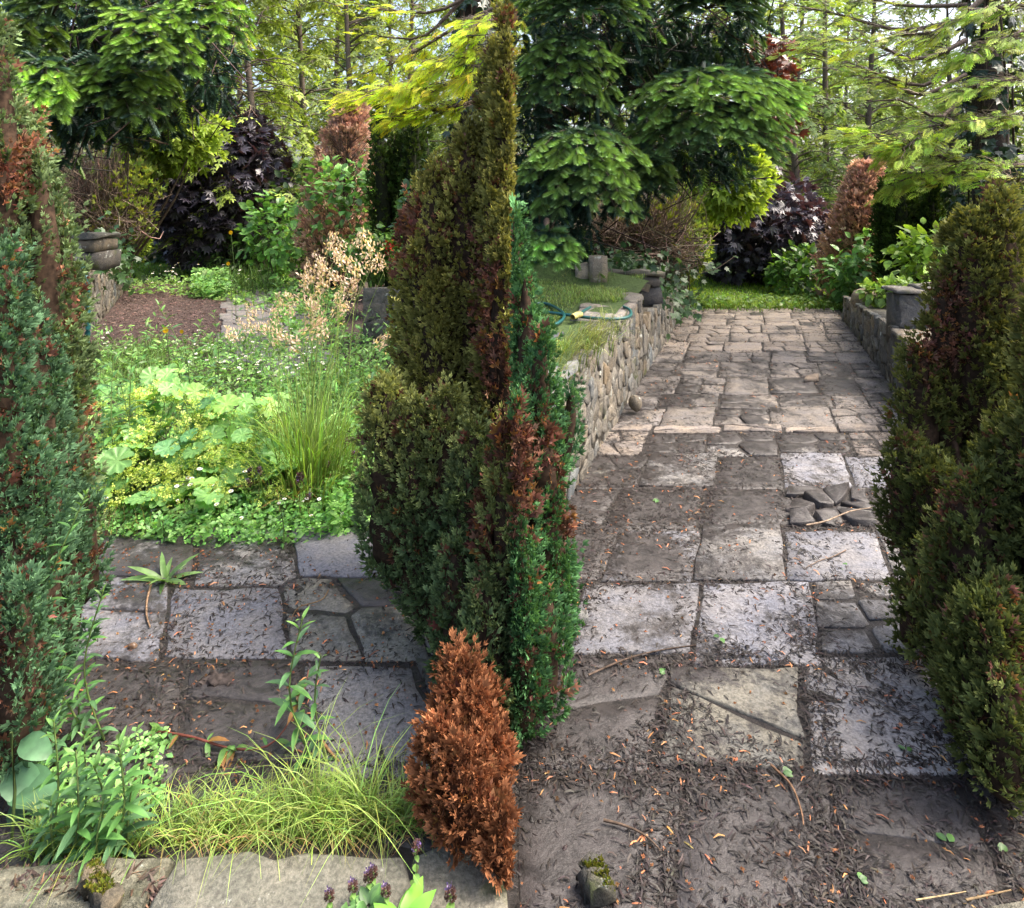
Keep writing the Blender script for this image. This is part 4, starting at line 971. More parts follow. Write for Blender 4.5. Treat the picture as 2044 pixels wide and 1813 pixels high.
# upright yews
def yew(lab, x0, y0, x1, y1, Y, base_y):
    base = P((x0 + x1) / 2, base_y, Y); base[2] = .1
    th = thing('yew', lab, 'yew', base, GRP); mb = MB(); st = MB(); core = MB()
    top = P((x0 + x1) / 2, y0, Y); Rr = (x1 - x0) / 2 / F_ * Y
    for i in range(13):
        a = rng.uniform(0, 6.283); q = np.sqrt(rng.random()) if i else 0
        e = base + np.array([math.cos(a) * q * Rr * .45, math.sin(a) * q * Rr * .5, 0]); h = top[2] - base[2]
        tip = e + np.array([math.cos(a) * q * Rr * .42, math.sin(a) * q * Rr * .4, h * rng.uniform(.82, 1.0)])
        tube(st, [e, (e + tip) / 2, tip], [.03, .022, .008], 5, (.06, .045, .035))
        n = 420; t = rng.random(n) ** .85; ph = rng.uniform(0, 6.283, n); rr = Rr * .36 * np.clip(1 - t ** 5, .1, 1) * np.clip(.45 + t * 2, 0, 1) * rng.uniform(.6, 1.1, n)
        p = e + (tip - e) * t[:, None] + np.stack([np.cos(ph) * rr, np.sin(ph) * rr, 0 * rr], 1)
        d = nrm(np.stack([np.cos(ph), np.sin(ph), 1.1 + 0 * ph], 1) + rng.normal(0, .3, (n, 3)))
        mb.scatter(T_sprayS, p, frames(d, rng.normal(0, 1, (n, 3))), .12 * rng.uniform(.7, 1.3, n), vary((.018, .035, .012), n, .25, .06), vary((.05, .085, .018), n, .3, .08))  # lighter yellow-green tips paint in the backlit edges
        nn = 8; aa = np.linspace(0, 6.283, nn, endpoint=False); V = []
        for tt in np.linspace(.03, .97, 8):
            for v in aa: V.append(e + (tip - e) * tt + np.array([math.cos(v), math.sin(v), 0]) * Rr * .22 * min(1, .5 + tt * 2) * (1 - tt ** 5) * rng.uniform(.85, 1.1))
        ii = np.arange(7)[:, None] * nn; j = np.arange(nn)[None]; j2 = (j + 1) % nn
        core.add(np.array(V), np.stack([ii + j, ii + j2, ii + nn + j2, ii + nn + j], 2).reshape(-1, 4), (.014, .018, .008))
    mb.build('foliage', M_hedge, th, kind='stuff'); st.build('stems', M_bark, th); core.build('dark_inner_core', M_bark, th)
yew('black-green upright yew under the yellow cypress bough of the overgrown garden', 738, 210, 872, 520, 11.0, 560)
yew('black-green upright yew behind the right hand wall of the cleared path', 1757, 340, 1872, 560, 9.6, 590)

# yellow-green tree heath with bare brown inside
for (x0, y0, x1, y1, Y, lab, ylow) in ((235, 165, 430, 330, 11.5, 'yellow-green tree heath under the fir boughs of the overgrown garden', 0), (1370, 285, 1520, 430, 10.8, 'yellow-green tree heath under the fir boughs by the cleared path', 0)):
    c, r = pxbox(x0, y0, x1, y1, Y, .9)
    bush('tree_heath', lab, c, r, 1900, T_sprayS, .26, (.10, .16, .025), (.34, .46, .07), M_frond, 22, .26, 'bush', (c[0] - 1.0, Y, .3), 12, GRP, .5, .5, .45, (.10, .075, .055), .03, twigs=500)
for (x0, y0, x1, y1, Y, lab, ng) in ((100, 260, 285, 480, 10.6, 'thicket of bare brown twigs over the left wall of the overgrown garden', 260), (1165, 360, 1395, 530, 8.8, 'thicket of bare brown twigs behind the lawn terrace', 260)):
    base = P((x0 + x1) / 2 - 20, y1, Y); th = thing('twig_thicket', lab, 'bush', base, GRP); st = MB()
    c, r = pxbox(x0, y0, x1, y1, Y, .8); m = 1500
    s0 = base + np.c_[rng.normal(0, .55, m) * r[0], rng.normal(0, .3, m), rng.random(m) * r[2] * .9]
    e = c + rng.uniform(-1, 1, (m, 3)) * r; mid = (s0 + e) / 2 + np.c_[rng.normal(0, .12, (m, 2)), -.15 * np.ones(m) + rng.normal(0, .1, m)]
    q = np.stack([s0, s0 * .3 + mid * .7, mid * .5 + e * .5 + [0, 0, -.05], e], 1)
    k = rng.random(m) < .1
    tubes(st, q, np.tile([.008, .006, .004, .002], (m, 1)) * np.where(k, 2.0, .8)[:, None], vary((.14, .105, .078), m, .35, .07), 3)
    st.build('twigs', M_bark, th, kind='stuff')
    p, out, kk = cloud(ng * 2, c + [r[0] * .5, 0, -r[2] * .2], r * .8, 14, .2)
    mb = MB(); n = len(p); mb.scatter(T_sprayS, p, frames(nrm(out * .4 + [0, 0, .8] + rng.normal(0, .3, (n, 3))), rng.normal(0, 1, (n, 3))), .14 * rng.uniform(.6, 1.3, n), vary((.09, .12, .02), n), vary((.26, .32, .05), n)); mb.build('foliage', M_frond, th, kind='stuff')
# lit green spires of heath at the wall's end
for (x0, y0, x1, y1, Y, lab) in ((222, 330, 285, 520, 11.8, 'lime green bushy heath at the far end of the left wall of the overgrown garden'), (1335, 400, 1402, 565, 9.9, 'lime green bushy heath where the ivy-hung wall meets the grass')):
    c, r = pxbox(x0, y0, x1, y1, Y, .5)
    bush('heath_bush', lab, c, r, 1500, T_sprayS, .15, (.07, .11, .02), (.27, .36, .05), M_frond, 20, .26, 'bush', (c[0], Y, .1), 8, GRP, .5, .5, .5, twigs=120)

# ---------------------------------------------------------------- firs
def bough(mb, st, ctr, w, fwd, dp, bright, dark, ssz=.12, layers=4, facing=(0, -1), inner=.3):
    """a fir bough: branchlets fanning from its limb, sagging at their ends, set with short combed shoots; in layers"""
    ctr = np.asarray(ctr, float); a = nrm(np.r_[facing, 0]); side = np.array([a[1], -a[0], 0]) * -1
    PP = []; DD = []; UP = []; YG = []; SZ = []
    for ly in range(layers):
        nb = max(5, int(2.6 * w / .13)) if ly == 0 else max(4, int(2.0 * w / .13))
        for th in np.linspace(-1.45, 1.45, nb) + rng.normal(0, .06, nb):
            d0 = a * math.cos(th) * fwd + side * math.sin(th) * w
            Lk = np.linalg.norm(d0) * rng.uniform(.86, 1.08) * (1 - .05 * ly)
            u = np.linspace(0, 1, 7); dr = dp * (.30 + .07 * rng.standard_normal())
            C = ctr + nrm(d0) * (Lk * u)[:, None]; C[:, 2] += dp * .10 * np.sin(np.pi * u) - dr * u ** 1.7 - dp * .19 * ly + rng.normal(0, .015)
            tube(st, C, np.linspace(.010, .003, 7), 4, (.06, .045, .035))
            m = max(4, int(Lk / (ssz * .62))); uu = np.linspace(.22 if ly == 0 else .35, 1, m)
            x = uu * 6; i = np.minimum(x.astype(int), 5); f = (x - i)[:, None]; p = C[i] * (1 - f) + C[i + 1] * f; t = nrm(C[i + 1] - C[i])
            sd = nrm(np.cross(t, [0, 0, 1.]))
            for s in (-1, 0, 1):
                if s == 0:
                    k = rng.random(m) < np.where(uu > .97, 1, .4); dd = t[k] + rng.normal(0, .15, (k.sum(), 3)) + [0, 0, .15]; q = p[k]; v = uu[k]
                else:
                    dd = t * .62 + sd * s * .75 + rng.normal(0, .12, (m, 3)) + [0, 0, -.22] + a * .35; q = p; v = uu
                PP.append(q + rng.normal(0, .012, q.shape)); DD.append(dd); UP.append(np.array([0, 0, 1.]) + a * .75 + rng.normal(0, .12, (len(q), 3)) + t[:1] * .3)
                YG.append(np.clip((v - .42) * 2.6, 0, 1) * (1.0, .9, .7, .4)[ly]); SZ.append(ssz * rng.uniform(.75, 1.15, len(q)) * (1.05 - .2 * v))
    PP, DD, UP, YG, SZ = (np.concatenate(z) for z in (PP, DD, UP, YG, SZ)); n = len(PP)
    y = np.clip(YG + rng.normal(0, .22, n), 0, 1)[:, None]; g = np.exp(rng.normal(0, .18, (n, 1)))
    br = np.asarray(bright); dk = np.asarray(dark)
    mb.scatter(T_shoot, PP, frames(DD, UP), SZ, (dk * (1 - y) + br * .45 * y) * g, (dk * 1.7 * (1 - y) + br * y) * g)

def fir(name, label, base, H, lean, boughs, bright, dark, backs, group=None):
    th = thing(name, label, 'fir', base, group); tb = MB(); base = np.array(base, float)
    tube(tb, [base, base + np.array([lean * .5, 0, H * .5]), base + np.array([lean, 0, H])], [.18, .14, .08], 9, (.045, .036, .032)); tb.build('trunk', M_bark, th)
    for (x0, y0, x1, y1, Y, n, br) in boughs:
        mb = MB(); st = MB()
        w = (x1 - x0) / 2 / F_ * Y; dp = (y1 - y0) / F_ * Y; fwd = min(w * 1.1, .75)
        ctr = P((x0 + x1) / 2, y0 + (y1 - y0) * .17, Y + .1)
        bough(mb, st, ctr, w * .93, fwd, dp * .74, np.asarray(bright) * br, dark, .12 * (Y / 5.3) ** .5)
        limb = np.array([base[0] + lean * .5, base[1], ctr[2] - .1]); tube(st, spline([limb, (limb + ctr) / 2 + [0, 0, .12], ctr], 6), np.linspace(.05, .02, 6), 6, (.055, .042, .035))
        o = mb.build('bough', M_fir, th); o['kind'] = 'stuff'
        st.build('branch', M_bark, o)
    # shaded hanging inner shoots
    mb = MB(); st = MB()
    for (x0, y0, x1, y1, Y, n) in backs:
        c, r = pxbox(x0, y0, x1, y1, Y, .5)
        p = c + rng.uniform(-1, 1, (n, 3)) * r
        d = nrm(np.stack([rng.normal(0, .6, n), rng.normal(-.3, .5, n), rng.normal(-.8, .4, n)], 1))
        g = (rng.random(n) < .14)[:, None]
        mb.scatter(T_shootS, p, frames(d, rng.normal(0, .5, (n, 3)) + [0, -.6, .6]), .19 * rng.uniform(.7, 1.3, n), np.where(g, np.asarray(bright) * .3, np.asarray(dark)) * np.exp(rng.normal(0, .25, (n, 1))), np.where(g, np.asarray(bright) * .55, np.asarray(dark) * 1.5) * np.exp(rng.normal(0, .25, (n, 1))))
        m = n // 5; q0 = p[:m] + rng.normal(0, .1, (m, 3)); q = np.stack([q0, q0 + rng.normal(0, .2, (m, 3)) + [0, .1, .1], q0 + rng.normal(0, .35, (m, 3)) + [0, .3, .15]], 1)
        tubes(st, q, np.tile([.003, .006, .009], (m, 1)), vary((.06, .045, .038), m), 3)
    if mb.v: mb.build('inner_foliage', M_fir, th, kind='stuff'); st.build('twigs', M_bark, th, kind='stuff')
    return th

FB, FD = (.40, .66, .13), (.030, .065, .048)
fir('fir_tree', 'dark fir with lime new shoots hanging over the left of the overgrown garden', gpt(40, 8.6), 7.5, .3,
    [(140, 115, 330, 250, 5.9, 330, .8), (215, 5, 400, 175, 5.7, 420, 1.05), (330, -40, 505, 120, 6.1, 330, .9), (40, 112, 140, 262, 4.9, 260, 1.2), (60, -60, 220, 60, 5.6, 260, .6), (235, 105, 350, 265, 6.3, 220, .45), (0, 20, 130, 130, 6.0, 200, .5)],
    FB, FD, [(0, -30, 330, 150, 7.2, 520), (60, 90, 340, 250, 7.0, 420), (120, 200, 320, 275, 7.3, 160), (330, 60, 450, 210, 7.5, 240), (-60, 100, 120, 330, 7.4, 300)], 'firs over the gardens')
fir('fir_tree', 'dark fir with layered drooping boughs over the lawn terrace of the cleared garden', gpt(1085, 8.3), 7.5, .1,
    [(1026, 235, 1290, 455, 5.3, 520, .95), (1022, 55, 1235, 250, 5.7, 480, .75), (1235, 120, 1590, 345, 6.1, 560, .9), (1030, 452, 1150, 535, 5.2, 130, 1.1), (1040, -60, 1290, 70, 5.6, 360, .55), (1290, -60, 1530, 70, 6.4, 320, .35), (1490, 165, 1600, 245, 6.6, 110, 1.0), (1250, 300, 1340, 390, 6.4, 120, .35)],
    (.33, .56, .16), FD, [(1024, 120, 1300, 420, 7.2, 520), (1240, 40, 1500, 150, 7.4, 420), (1290, 250, 1470, 350, 7.3, 260), (1024, -30, 1300, 140, 7.0, 420), (1024, 330, 1180, 500, 7.2, 260)], 'firs over the gardens')
# ---------------------------------------------------------------- ivy-clad trunks with yellow-green cypress boughs
def bough_cypress(label, base, H, lean, boughs, cA, cB, fsz, group=None):
    th = thing('cypress_tree', label, 'tree', base, group); base = np.array(base, float); tb = MB()
    tp = [base, base + np.array([lean * .3, 0, H * .35]), base + np.array([lean, 0, H])]
    tube(tb, spline(tp, 8), np.linspace(.24, .14, 8), 9, (.06, .048, .04)); tb.build('trunk', M_bark, th)
    mbB = MB(); mbF = MB()
    for (pts, nf, sp, bare, up) in boughs:
        C = spline([P(*q) for q in pts], 9); tube(mbB, C, np.linspace(.035, .006, 9), 5, (.11, .085, .07))
        n = int(nf * 1.5); tt = 1 - (1 - bare) * rng.random(n); x = tt * 8; i = np.minimum(x.astype(int), 7); fr = (x - i)[:, None]
        p = C[i] * (1 - fr) + C[i + 1] * fr; d = nrm(C[i + 1] - C[i])
        sd = nrm(np.cross(d, [0, 0, 1.])); s = rng.normal(0, 1, (n, 1)) * sp * (1.15 - .7 * tt[:, None])
        # side twigs carrying fronds
        q = p + sd * s + d * np.abs(s) * .7 + np.c_[np.zeros((n, 2)), rng.normal(-.02, .05, n)] + [0, 0, up]
        k = rng.random(n) < .35
        m = k.sum(); mid = (p[k] + q[k]) / 2 + rng.normal(0, .03, (m, 3)); tubes(mbB, np.stack([p[k], mid, q[k]], 1), np.tile([.008, .005, .003], (m, 1)), vary((.14, .11, .085), m, .25, .05), 3)
        dd = nrm(d * .9 + sd * np.sign(s) * rng.uniform(.1, .8, (n, 1)) + rng.normal(0, .2, (n, 3)) + [0, -.15, -.15])
        g = np.exp(rng.normal(0, .22, (n, 1)))
        mbF.scatter(T_frond, q, frames(dd, rng.normal(0, .3, (n, 3)) + [0, -.35, 1.]), fsz * rng.uniform(.55, 1.2, n), np.asarray(cA) * g, np.asarray(cB) * g * np.exp(rng.normal(0, .12, (n, 3))))
        # bare twiggery
        m = nf // 2; tt = rng.uniform(.05, .8, m); x = tt * 8; i = x.astype(int); fr = (x - i)[:, None]; p = C[i] * (1 - fr) + C[i + 1] * fr; d = nrm(C[i + 1] - C[i])
        e = p + (d + np.cross(d, [0, 0, 1.]) * rng.normal(0, 1, (m, 1)) + rng.normal(0, .3, (m, 3))) * rng.uniform(.15, .55, (m, 1)) * sp * 2
        tubes(mbB, np.stack([p, (p + e) / 2 + rng.normal(0, .02, (m, 3)), e], 1), np.tile([.005, .004, .002], (m, 1)), vary((.17, .135, .11), m, .3, .05), 3)
    mbB.build('branches', M_bark, th, kind='stuff'); mbF.build('foliage', M_frond, th, kind='stuff')
    return th

def ivy_trunk(label, base, H, lean, R, n, sz, ranges, group):
    th = thing('ivy', label, 'ivy', base, group); mb = MB(); base = np.array(base, float)
    for (a, b, dens, rr) in ranges:
        m = int(n * dens * (b - a) / H); z = rng.uniform(a, b, m); ph = rng.uniform(0, 6.283, m); r = R * rr * (1 + .3 * noise(np.c_[np.cos(ph), np.sin(ph), z * 1.3], 1.6, 3)) * rng.uniform(.8, 1.1, m)
        p = base + np.stack([lean * z / H + np.cos(ph) * r, np.sin(ph) * r, z], 1)
        out = np.stack([np.cos(ph), np.sin(ph), 0 * ph], 1)
        d = nrm(np.array([0, 0, -1.]) + out * .35 + rng.normal(0, .35, (m, 3))); up = nrm(out + [0, 0, .35] + rng.normal(0, .28, (m, 3)))
        mb.scatter(T_ivy, p, frames(d, up), sz * rng.uniform(.55, 1.25, m), vary((.016, .04, .016), m, .3, .08), vary((.03, .065, .022), m, .3, .08))
    mb.build('foliage', M_gloss, th, kind='stuff')
    st = MB()
    for i in range(7):
        z = np.linspace(0, H * .9, 10); a = i * .9 + .4 * np.sin(z + i)
        tube(st, base + np.stack([lean * z / H + np.cos(a) * R * .62, np.sin(a) * R * .62, z], 1), .014, 4, (.09, .07, .05))
    st.build('stems', M_bark, th)

YA, YB = (.16, .24, .02), (.70, .78, .05)  # sunlit yellow of these boughs is put into the frond colours
bL = gpt(930, 9.6)
bough_cypress('cypress with glowing yellow-green boughs reaching in at the upper right of the overgrown garden', bL, 8, .25,
    [([(1010, 120, 8.2), (900, 170, 7.8), (780, 180, 7.6), (690, 195, 7.5)], 230, .32, .25, 0), ([(1010, 90, 8.0), (930, 110, 7.6), (860, 135, 7.5), (800, 190, 7.4)], 170, .30, .2, 0),
     ([(1020, 20, 7.8), (980, 40, 7.3), (930, 70, 7.2)], 140, .28, .1, 0), ([(990, 190, 8.0), (900, 215, 7.7), (820, 225, 7.5), (780, 235, 7.5)], 150, .25, .3, 0),
     ([(1000, 10, 9), (900, 60, 9), (800, 120, 9), (715, 150, 9.2)], 90, .35, .35, 0), ([(980, -40, 9), (880, 20, 8.8), (790, 22, 8.8), (700, 5, 8.8)], 40, .3, .5, 0), ([(1005, 60, 7.6), (985, 100, 7.2), (940, 150, 7.0)], 90, .22, .2, 0), ([(930, -10, 9), (850, 70, 9), (780, 75, 9), (740, 68, 9)], 12, .3, .6, 0)],
    YA, YB, .19, 'cypresses with hanging boughs')
ivy_trunk('glossy ivy clothing the cypress trunk in the overgrown garden', bL, 8, .25, .36, 900, .17, [(.3, 6.5, 1, 1)], 'ivy on the trunks')
bR = gpt(1985, 8.6)
bough_cypress('cypress with long sweeping boughs and lime fronds at the upper right of the cleared garden', bR, 8, -.15,
    [([(2044, 330, 7.6), (1950, 330, 7.2), (1840, 300, 7.0), (1720, 268, 7.0)], 230, .34, .3, 0), ([(2050, 235, 7.3), (1980, 235, 7.0), (1880, 250, 6.8), (1800, 300, 6.8)], 190, .32, .15, 0),
     ([(2060, 150, 7.2), (2010, 160, 6.9), (1960, 170, 6.8), (1900, 190, 6.8)], 120, .3, .1, 0), ([(2060, 60, 7.2), (2000, 80, 7.0), (1930, 110, 6.9)], 110, .28, .1, 0), ([(2060, 10, 7.2), (2000, 15, 7.0), (1930, 30, 7.0)], 80, .25, .1, 0),
     ([(1940, 110, 8.2), (1850, 170, 8.2), (1760, 150, 8.2), (1660, 110, 8.4)], 60, .4, .45, 0), ([(1930, 80, 8.2), (1830, 120, 8.2), (1720, 80, 8.4), (1590, 90, 8.6)], 70, .45, .45, 0), ([(1930, 150, 8.0), (1840, 190, 8.0), (1770, 160, 8.0), (1700, 150, 8.2)], 30, .35, .5, 0),
     ([(1920, 40, 8.4), (1800, 60, 8.4), (1680, 30, 8.6), (1540, 0, 8.8)], 60, .45, .45, 0), ([(1930, 10, 8.4), (1800, 10, 8.4), (1680, -20, 8.6)], 40, .4, .4, 0), ([(1930, 170, 8.0), (1880, 235, 7.8), (1800, 200, 7.8), (1730, 205, 7.8)], 8, .3, .6, 0),
     ([(2000, 330, 7.4), (1900, 345, 7.1), (1830, 350, 7.0), (1780, 372, 7.0)], 90, .22, .35, 0), ([(1960, 0, 7.4), (1880, 60, 7.4), (1800, 70, 7.6), (1740, 85, 7.6)], 70, .28, .3, 0), ([(2060, 380, 6.6), (2030, 360, 6.4), (1990, 350, 6.4)], 60, .2, .1, 0)],
    (.10, .18, .03), (.46, .60, .08), .19, 'cypresses with hanging boughs')
ivy_trunk('glossy ivy clothing the cypress trunk in the cleared garden', bR, 8, -.15, .40, 1500, .15, [(.6, 2.3, 1.9, 1.25), (2.3, 7, .75, .9)], 'ivy on the trunks')

# ---------------------------------------------------------------- undergrowth
BR, BRT = (.08, .20, .06), (.22, .42, .11)
def bramble(label, x0, y0, x1, y1, Y, n, sz, A=BR, B=BRT, **k):
    c, r = pxbox(x0, y0, x1, y1, Y, k.pop('dy', .5))
    c[2] = max(c[2], r[2] * .8)
    return bush(k.pop('name', 'bramble'), label, c, r, n, k.pop('tpl', T_oval), sz, A, B, k.pop('mat', M_leaf), k.pop('nclump', 22), .24, k.pop('cat', 'bush'), (c[0], Y, 0.0), 10, 'undergrowth along the gardens', .75, .4, .5, (.09, .10, .05), .008, twigs=60)
bramble('bramble climbing over the foot of the dead conifer in the overgrown garden', 590, 330, 800, 560, 11.4, 520, .17)
bramble('leafy bramble left of the dead conifer in the overgrown garden', 490, 395, 600, 545, 12.6, 360, .18)
bramble('sunlit leafy shrub behind the low wall at the right of the overgrown garden', 690, 455, 810, 560, 9.4, 620, .12, (.07, .16, .04), (.18, .33, .07))
bramble('dark leafy undergrowth at the end of the overgrown garden under the maple', 270, 450, 480, 545, 17.5, 900, .26, (.03, .075, .03), (.08, .16, .06))
bramble('shady ferny undergrowth between lawn and dead conifer in the overgrown garden', 400, 470, 560, 560, 14.5, 620, .2, (.04, .10, .03), (.11, .2, .05), tpl=T_lance)
bramble('bramble spilling over the foot of the dead conifer by the cleared path', 1650, 455, 1790, 600, 10.2, 480, .15)
bramble('lime leafed shrub in front of the yew behind the right hand wall', 1790, 455, 1920, 590, 8.4, 420, .14, (.10, .2, .03), (.30, .46, .06))
bramble('low green plants spilling over the mossy right hand wall', 1730, 565, 1860, 605, 7.6, 340, .10, (.09, .18, .04), (.24, .36, .07), dy=.3)
bramble('leafy bramble at the left of the dead conifer by the cleared path', 1545, 505, 1640, 612, 11.6, 480, .15, (.05, .13, .035), (.17, .32, .06))
bramble('dark ferny undergrowth under the maple by the cleared path', 1395, 505, 1560, 585, 15.0, 620, .2, (.03, .08, .025), (.08, .17, .05), tpl=T_lance)
bramble('dim blue-green shrub behind the right hand conifer of the cleared garden', 1800, 440, 1960, 590, 9.9, 560, .16, (.03, .09, .05), (.07, .17, .09))
bramble('shady green undergrowth at the foot of the wood by the cleared path', 1560, 460, 1760, 600, 13.5, 700, .2, (.03, .07, .025), (.09, .16, .05))
bramble('shady green undergrowth at the foot of the wood in the overgrown garden', 540, 330, 760, 540, 14.5, 900, .22, (.03, .07, .025), (.10, .17, .05))
bramble('dim evergreen undergrowth behind the fir trunk of the overgrown garden', 60, 330, 260, 520, 12.5, 700, .2, (.025, .055, .02), (.07, .12, .04))
bramble('green shrub between the yew and the middle hedge in the overgrown garden', 800, 330, 980, 600, 9.8, 900, .14, (.04, .11, .05), (.11, .22, .09))

# ground ivy behind the terrace and hanging over walls
def ivy_patch(label, pts, n, sz, spread, group='ivy over the walls', colA=(.03, .075, .028), colB=(.07, .14, .045)):
    C = np.array(pts); th = thing('ivy', label, 'ivy', C[0], group); mb = MB(); st = MB()
    i = rng.integers(0, len(C) - 1, n); f = rng.random((n, 1)); p = C[i] * (1 - f) + C[i + 1] * f + rng.normal(0, 1, (n, 3)) * spread
    d = nrm(np.array([0, -.3, -.7]) + rng.normal(0, .5, (n, 3))); up = nrm(np.array([.25, -.7, .7]) + rng.normal(0, .35, (n, 3)))
    mb.scatter(T_ivy, p, frames(d, up), sz * rng.uniform(.6, 1.25, n), vary(colA, n, .3, .08), vary(colB, n, .35, .08)); mb.build('foliage', M_leaf, th, kind='stuff')
    for k in range(5): tube(st, spline(C + rng.normal(0, .5, C.shape) * spread, 10), .006, 4, (.1, .08, .05))
    st.build('stems', M_bark, th)
ivy_patch('ground ivy carpeting the bank behind the dark stone block', [(1.1, 8.6, .95), (1.7, 8.6, .92), (2.2, 9.2, .85), (2.6, 9.9, .7)], 900, .09, (.25, .35, .10))
ivy_patch('ground ivy over the soil bank behind the upright flagstones', [(.2, 7.4, .95), (.7, 7.5, .95), (1.2, 7.7, .92), (1.5, 8.4, .95)], 700, .085, (.25, .35, .08))
ivy_patch('ivy hanging down the face of the lower wall past the terrace', [(WR(7.4) - .03, 7.4, .62), (WR(8.2) + .02, 8.2, .5), (WR(8.8) + .05, 8.8, .35), (WR(9.3) + .08, 9.3, .15)], 260, .085, (.08, .22, .14))
ivy_patch('ivy tumbling over the tall left wall of the overgrown garden', [(-5.35, 8.2, 1.05), (-5.9, 9.2, .9), (-6.4, 10.2, .75), (-6.7, 11.0, .4)], 420, .12, (.16, .3, .2))

# grass
def blades(mb, pos, h, w, lean, bend, colA, colB, segs=4):
    """curved tapering blades; lean (N,2) horizontal direction, bend how far they bow"""
    N = len(pos); h = np.broadcast_to(h, (N,)); w = np.broadcast_to(w, (N,))
    t = np.linspace(0, 1, segs + 1)
    ang = np.arctan2(lean[:, 1], lean[:, 0]); s = np.stack([-np.sin(ang), np.cos(ang), 0 * ang], 1)
    tw = rng.normal(0, .6, N); s = s * np.cos(tw)[:, None] + np.stack([np.cos(ang), np.sin(ang), 0 * ang], 1) * np.sin(tw)[:, None]
    b = np.broadcast_to(bend, (N,))
    up = t[None] * (1 - .42 * b[:, None] * t[None] ** 2); out = b[:, None] * t[None] ** 2 * .75
    C = pos[:, None, :] + np.stack([lean[:, 0:1] * out, lean[:, 1:2] * out, up], 2) * h[:, None, None]
    hw = (w[:, None] * .5) * np.clip(1 - t[None] ** 2.2, .03, 1)
    V = np.stack([C - s[:, None, :] * hw[:, :, None], C + s[:, None, :] * hw[:, :, None]], 2).reshape(N, -1, 3)
    k = (segs + 1) * 2; i = np.arange(segs) * 2
    Fq = np.stack([i, i + 1, i + 3, i + 2], 1)
    fs = (Fq[None] + (np.arange(N) * k)[:, None, None]).reshape(-1, 4)
    tt = np.repeat(t, 2)[None, :, None]
    Cc = colA[:, None, :] * (1 - tt) + colB[:, None, :] * tt
    mb.add(V.reshape(-1, 3), fs, Cc.reshape(-1, 3))
    return C
def rdir(n):
    a = rng.uniform(0, 6.283, n); return np.stack([np.cos(a), np.sin(a)], 1)
GA, GB = (.06, .13, .025), (.20, .32, .06)
def grass_field(name, pos, h, cA=GA, cB=GB, w=.006, bend=(.2, 1.0), lean=None, **props):
    n = len(pos); mb = MB(); l = rdir(n) if lean is None else nrm(rdir(n) * .7 + np.asarray(lean))
    blades(mb, pos, h, w, l, rng.uniform(*bend, n), vary(cA, n, .25, .1), vary(cB, n, .3, .12), 3)
    return mb
# lawn of the terrace
n = 16000; y = rng.uniform(3.0, 7.3, n); x = rng.uniform(.02, 1, n); X = .01 + x * (WR(y) - .12); p = np.c_[X, y, .70 + .115 * (y - 2.3) / 3.7 + .02 * np.sin(X * 5 + y * 3)]
nz = noise(p, 3.0, 2); ok = ~((X > WR(y) - .45) & (nz < .35) & (y > 3.2)); p, nz = p[ok], nz[ok]
mb = grass_field('lawn_grass', p, (.035 + .03 * np.clip(nz, -.5, 1)) * rng.uniform(.6, 1.4, len(p)), (.10, .17, .045), (.30, .40, .13), .005)
o = mb.build('grass', M_grass); tag(o, 'short green lawn grass on the raised terrace', 'grass', None, 'stuff')
# longer tufts over the wall's edge and by the flags
tufts = [(WR(3.9) - .10, 3.9, .70, 150, .26), (WR(4.15) - .06, 4.15, .72, 170, .26), (WR(4.4) - .08, 4.4, .72, 150, .24), (WR(3.5) - .1, 3.5, .68, 110, .22), (.55, 6.75, .82, 180, .22), (.9, 6.7, .84, 150, .2), (1.25, 6.95, .6, 60, .25), (.3, 6.8, .82, 160, .2), (WR(4.9) - .1, 4.75, .74, 80, .2)]
TUFT_L = ['straw-tipped grass tuft drooping over the terrace wall just behind the pale slate', 'biggest straw-tipped grass tuft drooping over the terrace wall', 'grass tuft on the terrace wall behind the biggest drooping one', 'straw grass tuft nearest the conifer on the terrace wall',
          'long grass at the foot of the upright flagstones', 'grass tuft to the right of the upright flagstones', 'thin grass tuft in front of the dark stone block', 'long grass at the back left corner of the terrace lawn', 'small grass tuft by the middle cap slates of the terrace wall']
for i, (tx, ty, tz, n, h) in enumerate(tufts):
    p = np.array([tx, ty, tz - .01]) + rng.normal(0, 1, (n, 3)) * [.06, .12, .0]
    mb = grass_field('grass', p, h * rng.uniform(.5, 1.2, n), (.07, .12, .03), (.30, .33, .12), .004, (.5, 1.5), (.7, -.5) if i < 4 else None)
    o = mb.build('grass_tuft', M_grass); tag(o, TUFT_L[i], 'grass tuft', 'grass tufts on the terrace edge')
# far lawns
n = 14000; p = np.c_[rng.uniform(2.6, 6.6, n), 10.1 + 4.6 * rng.random(n) ** 1.4, np.full(n, .03)]
o = grass_field('', p, .05 * rng.uniform(.5, 1.6, n), (.10, .20, .02), (.30, .46, .05), .012).build('grass', M_grass); tag(o, 'bright mown grass beyond the end of the cleared path', 'grass', None, 'stuff')
n = 12000; p = np.c_[rng.uniform(-12.4, -4.6, n), 14.4 + 3.6 * rng.random(n), np.full(n, .03)]
o = grass_field('', p, .06 * rng.uniform(.5, 1.6, n), (.08, .17, .02), (.22, .36, .05), .016).build('grass', M_grass); tag(o, 'green mown grass at the end of the overgrown garden', 'grass', None, 'stuff')
